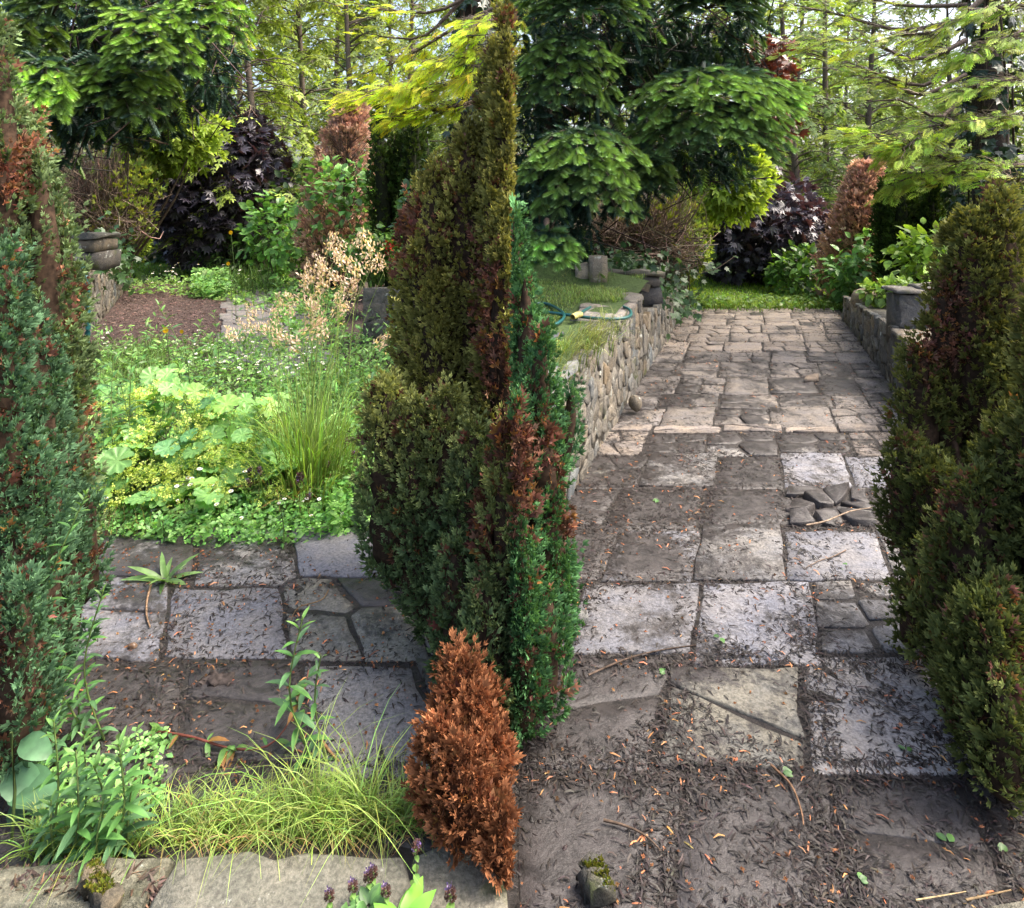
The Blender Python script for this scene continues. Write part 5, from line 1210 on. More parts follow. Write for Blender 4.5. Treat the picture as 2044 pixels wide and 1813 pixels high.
# rough growth at the feet of the far shrubs
n = 5000; p = np.c_[rng.uniform(2.6, 6.0, n), rng.normal(10.3, .22, n), np.full(n, .02)]
mb = grass_field('', p, .10 * rng.uniform(.4, 1.4, n), GA, (.24, .36, .07), .012); nn = 1100
q = np.c_[rng.uniform(2.6, 6.0, nn), rng.normal(10.4, .3, nn), rng.uniform(.02, .16, nn)]
mb.scatter(T_ovalS, q, frames(nrm(rng.normal(0, 1, (nn, 3)) * [1, 1, .3]), rng.normal(0, .4, (nn, 3)) + [0, 0, 1]), .09 * rng.uniform(.5, 1.2, nn), vary((.07, .15, .04), nn), vary((.2, .32, .08), nn))
o = mb.build('weeds', M_grass); tag(o, 'low weeds and grass edging the end of the cleared path', 'weeds', None, 'stuff')

# hose on the terrace lawn and hose over the far wall
def hose(name, label, pts, r, group=None):
    mb = MB(); tube(mb, spline(pts, 60), r, 8, (.02, .2, .2)); o = mb.build(name, M_hose, smooth=True); tag(o, label, 'hose', group); return o
TZ = .80
def T_(x, y, z=TZ): return G(x, y, z)
hose('garden_hose', 'teal garden hose lying in loops on the terrace lawn', [T_(1040, 612), T_(1085, 606), T_(1120, 622), T_(1125, 636), T_(1105, 650), T_(1060, 656), T_(1035, 660), T_(1050, 640), T_(1065, 623), T_(1120, 628), T_(1180, 636), T_(1230, 638), T_(1258, 632), T_(1255, 618), T_(1225, 609), T_(1190, 611), T_(1165, 622), T_(1150, 637)], .012, 'garden hoses')
hose('garden_hose', 'dark teal hose hanging down the face of the tall left wall', [P(140, 516, 7.4), P(155, 522, 7.2), P(168, 545, 7.0), P(173, 590, 6.95), P(174, 650, 6.9), P(172, 690, 6.9), P(176, 712, 6.8)], .026, 'garden hoses')
mb = MB(); a = T_(1143, 640); b_ = T_(1160, 634); tube(mb, [a + [0, 0, .02], (a + b_) / 2 + [0, 0, .025], b_ + [0, 0, .02]], [.022, .026, .02], 8, (.4, .35, .12)); o = mb.build('hose_connector', M_litter, smooth=True); tag(o, 'small yellowish hose end on the terrace lawn', 'hose end')
mb = MB(); a = T_(1096, 680); b_ = T_(1122, 668); tube(mb, [a, (a + b_) / 2, b_], .018, 8, (.05, .055, .065)); o = mb.build('pipe_offcut', M_litter, smooth=True); tag(o, 'short dark grey bit of pipe lying on the terrace lawn', 'pipe')
# ---------------------------------------------------------------- weeds of the overgrown path
def prep_mesh(name, tpl, cA, cB, mat, var=.12, smooth=True):
    V, Fa, t = tpl; mb = MB(); A = vary(cA, 1, var, .05); B = vary(cB, 1, var, .05)
    mb.add(V, Fa, A * (1 - t)[:, None] + B * t[:, None]); return mb.mesh(name, mat, None, smooth)

def inR(p, cells):  # even-odd test
    x, y = p[:, 0], p[:, 1]; c = np.zeros(len(p), bool)
    for i in range(len(cells)):
        (x0, y0), (x1, y1) = cells[i], cells[i - 1]
        c ^= ((y0 > y) != (y1 > y)) & (x < (x1 - x0) * (y - y0) / (y1 - y0 + 1e-12) + x0)
    return c
def scatter_px(n, poly, z=0.0):
    """ground points under an outline surveyed on the photograph, even on the ground"""
    g = np.array([G(x, y, z)[:2] for x, y in poly]); lo, hi = g.min(0), g.max(0); out = []
    while sum(map(len, out)) < n:
        q = rng.uniform(lo, hi, (n * 2, 2)); out.append(q[inR(q, g)])
    q = np.concatenate(out)[:n]; return np.c_[q, np.full(n, z)]

# mat of clover and small leaves
T_clover = (lambda: (np.array([v for a in (-2.1, 0, 2.1) for v in ((0, 0, 0), (math.sin(a) * .6 - math.cos(a) * .38, math.cos(a) * .6 + math.sin(a) * .38, .06), (math.sin(a), math.cos(a), .0), (math.sin(a) * .6 + math.cos(a) * .38, math.cos(a) * .6 - math.sin(a) * .38, .06))]), np.array([[4 * i, 4 * i + 1, 4 * i + 2, 4 * i + 3] for i in range(3)]), np.array([0, .6, 1, .6] * 3)))()
mb = MB()
for (n, poly, hh, sz, A, B) in ((5200, [(200, 1085), (330, 1100), (560, 1110), (700, 1075), (800, 1065), (800, 960), (560, 960), (380, 1000), (180, 980)], .10, .022, (.06, .15, .035), (.15, .30, .07)),
                                (4200, [(170, 960), (800, 960), (800, 800), (700, 760), (200, 800)], .16, .03, (.05, .12, .03), (.13, .27, .06)),
                                (3600, [(200, 800), (800, 800), (790, 690), (560, 660), (330, 700), (190, 730)], .14, .035, (.06, .14, .035), (.17, .30, .07)),
                                (1500, [(230, 560), (560, 560), (700, 600), (560, 640), (420, 600), (260, 590)], .12, .06, (.07, .15, .04), (.2, .33, .08)),
                                (900, [(540, 560), (680, 570), (690, 690), (540, 690)], .28, .06, (.06, .15, .04), (.17, .32, .07)),
                                (700, [(385, 560), (455, 560), (455, 600), (385, 600)], .28, .08, (.07, .17, .05), (.2, .36, .10)),
                                (700, [(60, 1560), (330, 1480), (330, 1640), (60, 1700)], .05, .016, (.08, .18, .05), (.2, .36, .11)),
                                (1500, [(650, 1090), (800, 1070), (800, 960), (650, 960)], .16, .026, (.06, .15, .035), (.16, .31, .07))):
    p = scatter_px(n, poly); p = p[noise(p, 3.5, 7) > -.75]; m = len(p); p[:, 2] = hh * rng.random(m) ** 1.4 + .01
    up = rng.normal(0, .45, (m, 3)) + [0, -.3, 1.]
    k = rng.random(m) < .5
    for sel, tp, f in ((k, T_clover, 1.0), (~k, T_ovalS, 1.7)):
        mb.scatter(tp, p[sel], frames(rng.normal(0, 1, (sel.sum(), 3)) * [1, 1, .35], up[sel]), sz * f * rng.uniform(.6, 1.3, sel.sum()), vary(np.array(A) * 1.35, sel.sum(), .25, .08), vary(np.array(B) * 1.4, sel.sum(), .28, .08))
for (n, poly, hh, sz) in ((700, [(200, 1085), (800, 1065), (800, 700), (190, 730)], .3, .05), (420, [(560, 1000), (800, 1010), (790, 650), (640, 650)], .5, .06), (300, [(190, 960), (330, 900), (330, 700), (180, 720)], .45, .06)):
    p = scatter_px(n, poly); m = len(p); p[:, 2] = hh * rng.random(m) + .02; mb.scatter(T_lance, p, frames(rng.normal(0, 1, (m, 3)) + [0, 0, .5], rng.normal(0, .5, (m, 3)) + [0, -.3, 1]), sz * rng.uniform(.6, 1.6, m), vary((.09, .19, .05), m, .3, .1), vary((.22, .40, .10), m, .35, .12))
o = mb.build('weeds', M_leaf); tag(o, 'mat of clover and small weeds over the overgrown path', 'weeds', None, 'stuff')
# thin dry grass through it
mb = MB()
for (n, poly, h, A, B, w) in ((900, [(190, 1100), (400, 1060), (400, 960), (190, 940)], .16, (.12, .12, .04), (.38, .33, .14), .004), (1500, [(170, 800), (330, 800), (330, 690), (180, 720)], .25, GA, (.22, .33, .10), .005),
                              (900, [(420, 560), (560, 550), (560, 590), (420, 600)], .45, GA, (.2, .34, .09), .010), (1300, [(560, 1000), (800, 1010), (790, 760), (600, 760)], .28, GA, (.2, .36, .08), .005), (700, [(330, 900), (560, 900), (560, 700), (330, 700)], .22, GA, (.2, .32, .09), .005)):
    p = scatter_px(n, poly); blades(mb, p, h * rng.uniform(.4, 1.3, n), w, rdir(n), rng.uniform(.2, 1.3, n), vary(A, n), vary(B, n), 3)
o = mb.build('grass', M_grass); tag(o, 'thin loose grass scattered through the weeds of the overgrown garden', 'grass', None, 'stuff')

# lady's mantle: big pleated leaves, each its own, and lime froth of flowers
Vm, Qm, Tm, tm = tpl_mantle()
def mantle_mesh(cA, cB):
    mb = MB(); mb.add(Vm, Qm + Tm, np.asarray(cA) * (1 - tm)[:, None] + np.asarray(cB) * tm[:, None]); return mb.mesh('leaf', M_mantle, None, False)
MM = [mantle_mesh((.15, .32, .09), (.27, .50, .15)), mantle_mesh((.12, .28, .085), (.23, .44, .13)), mantle_mesh((.20, .37, .085), (.33, .56, .14)), mantle_mesh((.10, .25, .11), (.18, .40, .15))]
def froth_mesh():
    mb = MB(); n = 46; p = rng.normal(0, 1, (n, 3)) * [.5, .5, .32] + [0, 0, 1.0]
    mb.scatter(T_clover, p, frames(rng.normal(0, 1, (n, 3)), rng.normal(0, .5, (n, 3)) + [0, 0, 1.]), .17 * rng.uniform(.7, 1.3, n), vary((.36, .48, .09), n, .2, .06), vary((.58, .70, .17), n, .2, .06))
    for i in range(7): tube(mb, [[0, 0, 0], p[i] * [.4, .4, .5], p[i]], .018, 3, (.2, .3, .08))
    return mb.mesh('flower_spray', M_mantle)
FM = [froth_mesh() for _ in range(3)]
def mantle(label, x0, y0, x1, y1, nleaf, nfl, sz, base, ytop, group=None):
    th = thing('lady_mantle', label, 'leafy plant', base, group); base = np.array(base, float); st = MB()
    for i in range(nleaf):
        x, y = rng.uniform(x0, x1), y0 + (y1 - y0) * rng.random() ** .9
        f = (y - y0) / (y1 - y0); Y = base[1] + .5 * (.5 - f) + rng.normal(0, .08)
        p = P(x, y, Y); p[2] = max(p[2], .04)
        d = nrm(np.array([rng.normal(0, .8), -.55 + rng.normal(0, .5), rng.normal(-.1, .2)])); up = nrm(np.array([rng.normal(0, .45), -.5 + rng.normal(0, .4), .8]))
        R = frames(d[None], up)[0]; s = sz * rng.uniform(.5, 1.1) * (1.15 if f > .35 else .9)
        inst('leaf', MM[int(rng.choice(4, p=[.4, .3, .2, .1]))], th, p - base, R, s)
        foot = base + np.r_[rng.normal(0, .12, 2), 0]; tube(st, spline([foot, (foot + p) / 2 + [0, .02, .06], p + R[:, 2] * -.004], 5), [.004, .0035, .003, .0028, .002], 4, (.18, .28, .09))
    for i in range(nfl):
        x, y = rng.uniform(x0, x1), y0 + (y1 - y0) * rng.uniform(.05, 1.0); Y = base[1] + .5 * (.5 - (y - y0) / (y1 - y0)) - .08
        p = P(x, y, Y); p[2] = max(p[2], .08); s = rng.uniform(.045, .075)
        inst('flower_spray', FM[i % 3], th, p - base - [0, 0, s], frames(np.array([[rng.normal(), rng.normal(), 0]]))[0], s)
    st.build('stems', M_mantle, th)
mantle("lime-flowered lady's mantle with dewy round leaves, left of the tall grass", 175, 775, 440, 1005, 150, 70, .066, G(300, 1000), 760, "lady's mantle clumps")
mantle("lady's mantle with larger open leaves crowding against the tall grass", 380, 790, 570, 1000, 80, 34, .082, G(480, 985), 760, "lady's mantle clumps")
mantle("tall shoot of lady's mantle rising at the back of the clump", 300, 715, 370, 790, 12, 2, .06, G(335, 930), 700, "lady's mantle clumps")

# tall grass clump with pinkish seed heads
def seed_mesh():
    mb = MB(); n = 60; t = rng.random(n); p = np.c_[rng.normal(0, .12, n) * (1.1 - t * .7), t, rng.normal(0, .12, n) * (1.1 - t * .7)]
    br = np.array([[0, 0], [.25, .3], [-.22, .45], [.2, .6]]); k = rng.integers(0, 4, n); p[:, 0] += br[k, 0] * (1 - t) ; p[:, 1] = p[:, 1] * .8 + br[k, 1] * .3
    mb.scatter((np.array([(0, 0, 0), (.2, .5, .05), (0, 1, 0), (-.2, .5, .05)]), np.array([[0, 1, 2, 3]]), np.array([0, .5, 1, .5])), p, frames(rng.normal(0, .5, (n, 3)) + [0, 1, 0], rng.normal(0, 1, (n, 3))), .16 * rng.uniform(.7, 1.3, n), vary((.48, .36, .25), n, .2, .06), vary((.78, .60, .48), n, .2, .06))
    tube(mb, [[0, -.2, 0], [0, .4, 0], [0, 1, 0]], .012, 3, (.3, .32, .14)); return mb.mesh('seed_head', M_grass)
SM = [seed_mesh() for _ in range(3)]
cb = G(615, 992); th = thing('tall_grass', 'tall clump of green grass with pinkish seed heads beside the lime-flowered plants', 'grass clump', cb)
n = 620; p = cb + np.c_[rng.normal(0, .10, n), rng.normal(0, .10, n), np.zeros(n)]; mb = MB()
l = nrm((p - cb)[:, :2] + rng.normal(0, .06, (n, 2))); blades(mb, p, rng.uniform(.25, .8, n), .0075, l, rng.uniform(.15, 1.1, n) ** 1.2, vary((.13, .20, .04), n, .25, .08), vary((.27, .44, .09), n, .3, .1), 6)
k = 130; p2 = cb + np.c_[rng.normal(0, .13, k), rng.normal(-.05, .10, k), np.zeros(k)]; blades(mb, p2, rng.uniform(.15, .35, k), .006, rdir(k), rng.uniform(.6, 1.6, k), vary((.3, .2, .08), k), vary((.45, .34, .15), k), 4)
mb.build('blades', M_grass, th, kind='stuff'); st = MB()
for (x, y) in [(652, 512), (662, 528), (700, 500), (742, 512), (690, 545), (640, 548), (618, 575), (604, 598), (628, 600), (652, 585), (672, 570), (722, 562), (706, 585), (735, 548), (596, 612), (575, 640), (556, 625), (640, 620), (668, 615), (690, 600), (610, 640), (540, 655), (520, 668), (600, 672), (630, 655), (660, 640), (700, 625), (560, 690), (600, 705), (490, 672), (470, 690), (625, 560), (715, 525), (682, 510), (765, 545), (640, 690), (745, 700), (512, 640)]:
    Y = cb[1] + rng.normal(.05, .16); q = P(x, y, Y); f = cb + np.r_[rng.normal(0, .08, 2), 0]
    C = spline([f, f * .45 + q * .55 + [0, 0, .12], q], 7); tube(st, C, np.linspace(.0028, .0014, 7), 3, (.30, .42, .12))
    d = nrm(C[-1] - C[-2] + [rng.normal(0, .1), 0, 0]); inst('seed_head', SM[int(rng.integers(3))], th, C[-1] - cb, frames(d[None], [rng.normal(), -1, 0])[0], rng.uniform(.10, .17))
st.build('stalks', M_grass, th)
# arching long stalk to the right
# daisies
def daisy_mesh(h):
    mb = MB(); tube(mb, [[0, 0, 0], [.006, 0, h * .5], [0, -.004, h]], .0012, 3, (.12, .2, .06)); n = 11
    for i in range(n):
        a = 6.283 * i / n; c, s = math.cos(a), math.sin(a); r = .011
        mb.add(np.array([(c * .003, s * .003, h), (c * r * .7 - s * .0026, s * r * .7 + c * .0026, h + .0015), (c * r, s * r, h + .001), (c * r * .7 + s * .0026, s * r * .7 - c * .0026, h + .0015)]), [(0, 1, 2, 3)], (.85, .84, .82))
    mb.add(np.array([(math.cos(a) * .004, math.sin(a) * .004, h + .001) for a in np.arange(6) * 1.047] + [(0, 0, h + .004)]), [(i, (i + 1) % 6, 6) for i in range(6)], (.55, .38, .03))
    return mb.mesh('daisy', M_petal)
DM = [daisy_mesh(h) for h in (.10, .15, .20)]
def daisies(n, poly, label, sc, group):
    p = scatter_px(n, poly)
    for q in p:
        o = inst('daisy', DM[int(rng.integers(3))], None, q, frames(np.array([[rng.normal(), rng.normal(), 0]]), [rng.normal(0, .2), -.35, 1.])[0], sc * rng.uniform(.8, 1.25)); tag(o, label, 'daisy', group)
daisies(34, [(335, 1035), (420, 1045), (430, 1010), (335, 1000)], 'white daisy in the thick cluster at the front foot of the lime-flowered plants', 1.1, 'daisies in the front cluster')
daisies(16, [(200, 1060), (340, 1070), (560, 1080), (780, 1060), (700, 1020), (430, 1040), (230, 1030)], 'stray white daisy in the clover along the front edge of the weeds', 1.0, 'stray daisies along the front edge')
daisies(95, [(330, 790), (560, 800), (650, 790), (640, 720), (470, 700), (390, 720)], 'tiny white daisy in the drift behind the lime-flowered plants', 1.35, 'daisies in the drift behind the clump')
daisies(45, [(270, 575), (540, 565), (560, 600), (420, 585), (280, 592)], 'far white daisy near the lawn of the overgrown garden', 2.0, 'far daisies near the lawn')
daisies(14, [(190, 730), (290, 740), (280, 700), (200, 700)], 'white daisy at the edge of the brown mulch', 1.4, 'daisies by the mulch')

# purple self-heal
def selfheal(h, n=10):
    mb = MB(); tube(mb, [[0, 0, 0], [.003, 0, h * .6], [0, 0, h]], .0018, 4, (.16, .16, .06))
    m = 46; t = rng.random(m); a = rng.uniform(0, 6.283, m); r = .009 * (1 - .4 * t)
    p = np.c_[np.cos(a) * r, np.sin(a) * r, h + t * .026]
    c = vary((.11, .06, .055), m, .3, .08); k = rng.random(m) < .15; c[k] = vary((.26, .17, .42), k.sum(), .2, .06)
    mb.scatter(T_clover, p, frames(np.c_[np.cos(a), np.sin(a), .6 + 0 * a], rng.normal(0, 1, (m, 3))), .006 * rng.uniform(.8, 1.4, m), c * .8, c * 1.2)
    for z in (.25, .55, .92):
        for s in (-1, 1):
            d = np.array([s * math.cos(z * 9), s * math.sin(z * 9), .1]); mb.scatter(T_oval, np.array([[0, 0, h * z]]), frames(d[None]), np.array([.028 if z < .9 else .02]), np.array([[.08, .17, .04]]), np.array([[.17, .3, .07]]))
    return mb.mesh('self_heal', M_leaf)
HM = [selfheal(.10), selfheal(.13), selfheal(.08)]
for i, (x, y, lab) in enumerate([(744, 1705, 'dark self-heal head leaning over the kerb at the edge of the grass'), (735, 1732, 'dark self-heal head just below the one at the edge of the grass'), (830, 1694, 'tallest dark self-heal head on the kerb, right of the others'), (704, 1786, 'dark self-heal head low on the kerb left of the glossy plant'), (770, 1779, 'self-heal head with one violet floret beside the glossy plant'), (657, 1780, 'pinkish self-heal head at the left of the kerb cluster'), (899, 1790, 'violet flowering self-heal at the right end of the kerb')]):
    Y = 1.5 - .01 * i; q = P(x, y, Y); q[2] = max(q[2] - .12, .03); o = inst('self_heal', HM[1] if q[2] > .04 else HM[2], None, q, None, .85 if i != 6 else 1.0); tag(o, lab, 'purple flower', 'self-heal on the kerb')
for q in scatter_px(22, [(480, 1060), (640, 1075), (790, 1050), (770, 960), (640, 930), (500, 1010)]):
    o = inst('self_heal', HM[int(rng.integers(3))], None, q + [0, 0, .03], frames(np.array([[rng.normal(), rng.normal(), 0]]))[0], rng.uniform(1.2, 1.7)); tag(o, 'purple self-heal among the clover under the tall grass', 'purple flower', 'self-heal in the clover')
# yellow hawkbits on thin stalks
def hawk(x0, y0, x1, y1, lab, s=.016):
    b = G(x0, y0); q = P(x1, y1, b[1]); th = thing('yellow_flower', lab, 'yellow flower', b, 'yellow flowers'); mb = MB(); tube(mb, spline([b, (b + q) / 2 + [.02, 0, 0], q], 6), .0025 * s / .016, 3, (.12, .2, .06)); mb.build('stem', M_leaf, th)
    mb = MB(); n = 14
    for i in range(n):
        a = 6.283 * i / n; c, sn = math.cos(a), math.sin(a)
        mb.add(q + s * np.array([(0, 0, 0), (c * .7 - sn * .2, -.35, sn * .7 + c * .2), (c, -.3, sn), (c * .7 + sn * .2, -.35, sn * .7 - c * .2)]), [(0, 1, 2, 3)], (.75, .45, .01))
    mb.build('flower', M_petal, th)
hawk(335, 800, 330, 660, 'yellow flower on a stalk in front of the mulch', .028); hawk(380, 830, 362, 663, 'small yellow flower right of the yellow flower in front of the mulch', .017)
hawk(462, 640, 455, 527, 'yellow flower on a thin stalk in front of the purple maple', .03); hawk(470, 650, 460, 465, 'highest yellow flower, on a wiry stalk against the dark maple', .03)
# red fuchsia sprig
mb = MB(); q = P(777, 490, 9.0); p = q + rng.normal(0, .05, (26, 3)); mb.scatter(T_ovalS, p, frames(rng.normal(0, 1, (26, 3)) - [0, 0, 1]), .07 * rng.uniform(.6, 1.2, 26), vary((.5, .03, .03), 26), vary((.65, .06, .05), 26)); tube(mb, [q - [0, 0, .5], q], .008, 4, (.1, .15, .05))
o = mb.build('fuchsia', M_petal); tag(o, 'red flower sprig on the shrub behind the tall grass', 'red flower')

# willowherbs with paired narrow leaves
LW = [prep_mesh('leaf', T_lance, (.06, .16, .045), (.15, .32, .085), M_leaf), prep_mesh('leaf', T_lance, (.07, .18, .04), (.17, .35, .08), M_leaf), prep_mesh('leaf', T_lance, (.045, .12, .05), (.10, .23, .09), M_leaf)]
LO = [prep_mesh('leaf', T_oval, (.06, .15, .04), (.14, .30, .07), M_leaf), prep_mesh('leaf', T_oval, (.05, .12, .04), (.11, .25, .07), M_leaf)]
def herb(name, label, base, top, n, lsz, group=None, meshes=LW, cat='weed', bow=.03, lo=.05, stemcol=(.14, .20, .06), tipbright=True, rad=.0035):
    base = np.array(base, float); top = np.array(top, float); th = thing(name, label, cat, base, group)
    H = np.linalg.norm(top - base); mid = (base + top) / 2 + np.r_[rng.normal(0, bow, 2) * H * 3, 0]
    C = spline([base, mid, top], 12); mb = MB(); tube(mb, C, np.linspace(rad, rad * .5, 12), 5, stemcol); mb.build('stem', M_leaf, th)
    np_ = n // 2
    for k in range(np_):
        f = lo + (1 - lo) * (k + .5) / np_; x = f * 11; i = min(int(x), 10); c = C[i] * (1 - (x - i)) + C[i + 1] * (x - i); a = k * 1.57 + rng.normal(0, .25)
        for s in (0, math.pi):
            el = .15 + .9 * f ** 3 + rng.normal(0, .15); d = np.array([math.cos(a + s) * math.cos(el), math.sin(a + s) * math.cos(el), math.sin(el)])
            sz = lsz * (.55 + 1.0 * math.sin(math.pi * min(max(f * .9 + .12, 0), 1)) * .6) * rng.uniform(.8, 1.15)
            inst('leaf', meshes[1 if (f > .85 and tipbright) else int(rng.choice([0, 2 % len(meshes)]))], th, c - base, frames(d[None], [0, 0, 1.])[0], sz)
    return th
HG_ = 'willowherbs on the overgrown path'
def hb(x0, y0, x1, y1, n, lsz, lab, **k):
    b = G(x0, y0); herb('willowherb', lab, b, P(x1, y1, b[1] + k.pop('dY', 0)), n, lsz, HG_, **k)
hb(190, 1500, 172, 985, 64, .052, 'tallest slender willowherb rising in front of the left hand conifer')
hb(212, 1495, 205, 1180, 44, .05, 'shorter willowherb stem just right of the tallest one')
hb(633, 1548, 604, 1232, 24, .075, 'lone willowherb growing from the paving in the middle of the overgrown path')
hb(655, 1545, 640, 1310, 14, .05, 'thin side stem of willowherb right of the lone one on the paving')
for i, (x0, y0, x1, y1, n, s, lab) in enumerate([(95, 1715, 105, 1440, 22, .075, 'big leaved willowherb in the corner, hardest against the left conifer'), (135, 1730, 150, 1500, 22, .085, 'big leaved willowherb in the corner, second from the left conifer'), (178, 1735, 185, 1530, 20, .085, 'big leaved willowherb in the middle of the corner clump'),
        (222, 1735, 236, 1490, 24, .09, 'tallest big leaved willowherb at the right of the corner clump'), (255, 1720, 262, 1570, 14, .07, 'short willowherb at the right edge of the corner clump'), (115, 1745, 100, 1600, 16, .075, 'low willowherb at the front of the corner clump'), (200, 1745, 205, 1600, 16, .08, 'low willowherb at the front right of the corner clump'), (160, 1690, 165, 1470, 18, .065, 'willowherb at the back of the corner clump')]): hb(x0, y0, x1, y1, int(n * 1.5), s * .72, lab, lo=.06)
for (x0, y0, x1, y1, n, s, lab) in [(90, 1490, 118, 1320, 22, .05, 'small willowherb beside the foot of the left conifer'), (140, 1480, 150, 1360, 16, .045, 'low willowherb seedling beside the tallest one'), (118, 1540, 125, 1400, 18, .05, 'small willowherb behind the corner clump'), (245, 1005, 225, 705, 34, .10, 'willowherb at the left end of the lime-flowered plants, nearer the conifer'), (270, 1005, 262, 700, 34, .10, 'willowherb with fine tip behind the left of the lime-flowered plants'), (290, 1000, 240, 770, 26, .09, 'leaning willowherb at the left of the lime-flowered plants'),
        (330, 900, 312, 605, 30, .10, 'tall single willowherb in front of the brown mulch'), (375, 850, 400, 640, 28, .10, 'bushy willowherb right of the yellow flower'), (415, 860, 408, 660, 22, .10, 'willowherb just right of the bushy one by the yellow flower'), (700, 1000, 735, 700, 30, .09, 'willowherb between the tall grass and the right hand conifer'), (770, 930, 770, 650, 26, .10, 'pale willowherb tip against the right hand conifer'), (565, 1110, 560, 1020, 14, .04, 'little willowherb at the front edge of the clover'), (560, 870, 575, 720, 18, .08, 'willowherb among the daisies behind the clump'), (320, 1090, 322, 1040, 10, .05, 'small upright weed at the front edge by the daisies')]: hb(x0, y0, x1, y1, n, s, lab)
for i, (x0, y0, x1, y1, n, sz) in enumerate([(430, 780, 425, 620, 20, .09), (520, 760, 528, 600, 18, .1), (480, 720, 470, 560, 18, .12), (640, 760, 655, 610, 22, .1), (215, 900, 205, 690, 26, .09), (300, 760, 296, 640, 18, .09), (560, 640, 552, 560, 16, .14), (760, 1000, 752, 800, 24, .07), (680, 920, 690, 740, 24, .08), (185, 860, 190, 640, 24, .08)]):
    hb(x0, y0, x1, y1, n, sz, ['willowherb rising from the daisies left of the far paving', 'willowherb at the right of the daisy drift, under the pink seed heads', 'thin willowherb in front of the far paving stones', 'willowherb behind the tall grass clump', 'willowherb close to the left conifer behind the clump', 'short willowherb at the edge of the mulch', 'far weed standing on the paving beyond the daisies', 'willowherb at the foot of the right hand conifer', 'willowherb between tall grass and conifer, further back', 'pale willowherb brushing the left conifer'][i])
# willowherb torn out, lying across the mud
th = thing('fallen_willowherb', 'uprooted willowherb with a red stem lying across the muddy paving', 'weed', G(310, 1485)); b0 = np.array(G(310, 1485)); C = spline([G(308, 1482) + [0, 0, .03], G(380, 1500) + [0, 0, .04], G(470, 1522) + [0, 0, .035], G(545, 1518) + [0, 0, .05], G(600, 1475) + [0, 0, .12], G(615, 1440) + [0, 0, .16]], 20)
mb = MB(); tube(mb, C, np.linspace(.004, .002, 20), 6, (.22, .07, .05)); mb.build('stem', M_leaf, th)
LR = prep_mesh('leaf', T_lance, (.15, .12, .03), (.3, .14, .05), M_leaf)
for i in range(34):
    k = int(rng.integers(1, 19)); d = nrm(np.array([rng.normal(), rng.normal() - .3, rng.uniform(-.1, .8)])); inst('leaf', LR if rng.random() < .2 else LW[int(rng.integers(3))], th, C[k] - b0, frames(d[None])[0], rng.uniform(.03, .075))

# rosettes
LT = [prep_mesh('leaf', tpl_leaf(.15, 5, .2, .45), (.10, .20, .05), (.2, .36, .10), M_leaf)]
def rosette(label, base, n, sz, up=.9, spread=None, name='dandelion', meshes=LT, group='rosette weeds'):
    th = thing(name, label, 'weed', base, group)
    for i in range(n):
        a = 6.283 * i / n + rng.normal(0, .25); el = up * rng.uniform(.4, 1.1)
        if spread is not None: a = spread + rng.normal(0, .7)
        d = np.array([math.cos(a) * math.cos(el), math.sin(a) * math.cos(el), math.sin(el)]); inst('leaf', meshes[i % len(meshes)], th, (d[0] * .005, d[1] * .005, .012), frames(d[None], [0, -.3, 1.])[0], sz * rng.uniform(.7, 1.15))
rosette('dandelion rosette growing from a joint of the overgrown paving', G(328, 1172), 17, .15, .95)
rosette('bright dandelion leaves poking from under the right hand conifer', G(800, 1145), 7, .13, .6, math.pi)
rosette('dandelion at the front edge of the weeds by the daisies', G(322, 1088), 8, .13, 1.0)
rosette('small glossy seedling on the dark wet slab', G(475, 1575), 6, .05, .6, name='seedling', meshes=LW)
rosette('glossy broad leaved plant growing in front of the kerb', P(800, 1795, 1.40) * [1, 1, 0] + [0, 0, .06], 14, .085, .75, name='broad_leaved_weed', meshes=[prep_mesh('leaf', tpl_leaf(.42, 5, .12, .35), (.09, .24, .03), (.17, .40, .05), M_gloss)])
rosette('small leaved weed on the kerb left of the glossy plant', P(680, 1805, 1.42) * [1, 1, 0] + [0, 0, .06], 18, .035, .7, name='low_weed', meshes=LO)
rosette('small leaved weed spreading on the kerb between the self-heal heads', P(735, 1775, 1.46) * [1, 1, 0] + [0, 0, .06], 18, .035, .7, name='low_weed', meshes=LO)
rosette('tiny weed at the bottom edge of the kerb', P(610, 1806, 1.41) * [1, 1, 0] + [0, 0, .06], 10, .03, .8, name='low_weed', meshes=LO)
rosette('green tuft of moss and leaf on the blue-grey slab of the cleared path', G(1683, 1143), 8, .035, .8, name='seedling', meshes=LO)
for (x, y, lab) in ((1316, 1003, 'tiny green weed in the dark slabs by the terrace wall'), (1440, 1280, 'small ivy sprig dropped on the pale slab of the cleared path'), (1715, 1770, 'green weed sprig at the bottom of the cleared path'), (1895, 1695, 'ivy leaf lying on the mud in front of the right hand conifer'), (1560, 1550, 'sprig of ivy on the mud in the middle of the cleared path'), (1810, 1510, 'ivy leaf at the lower edge of the pale slab'), (1330, 1350, 'pale clover leaf dropped beside the joint left of the middle slabs'), (2012, 1700, 'small green leaf beside the foot of the right hand conifer')):
    rosette(lab, G(x, y, .02), int(rng.integers(2, 5)), rng.uniform(.016, .03), .12, rng.uniform(0, 6), name='leaf_scrap', meshes=LO, group='green scraps on the cleared path')
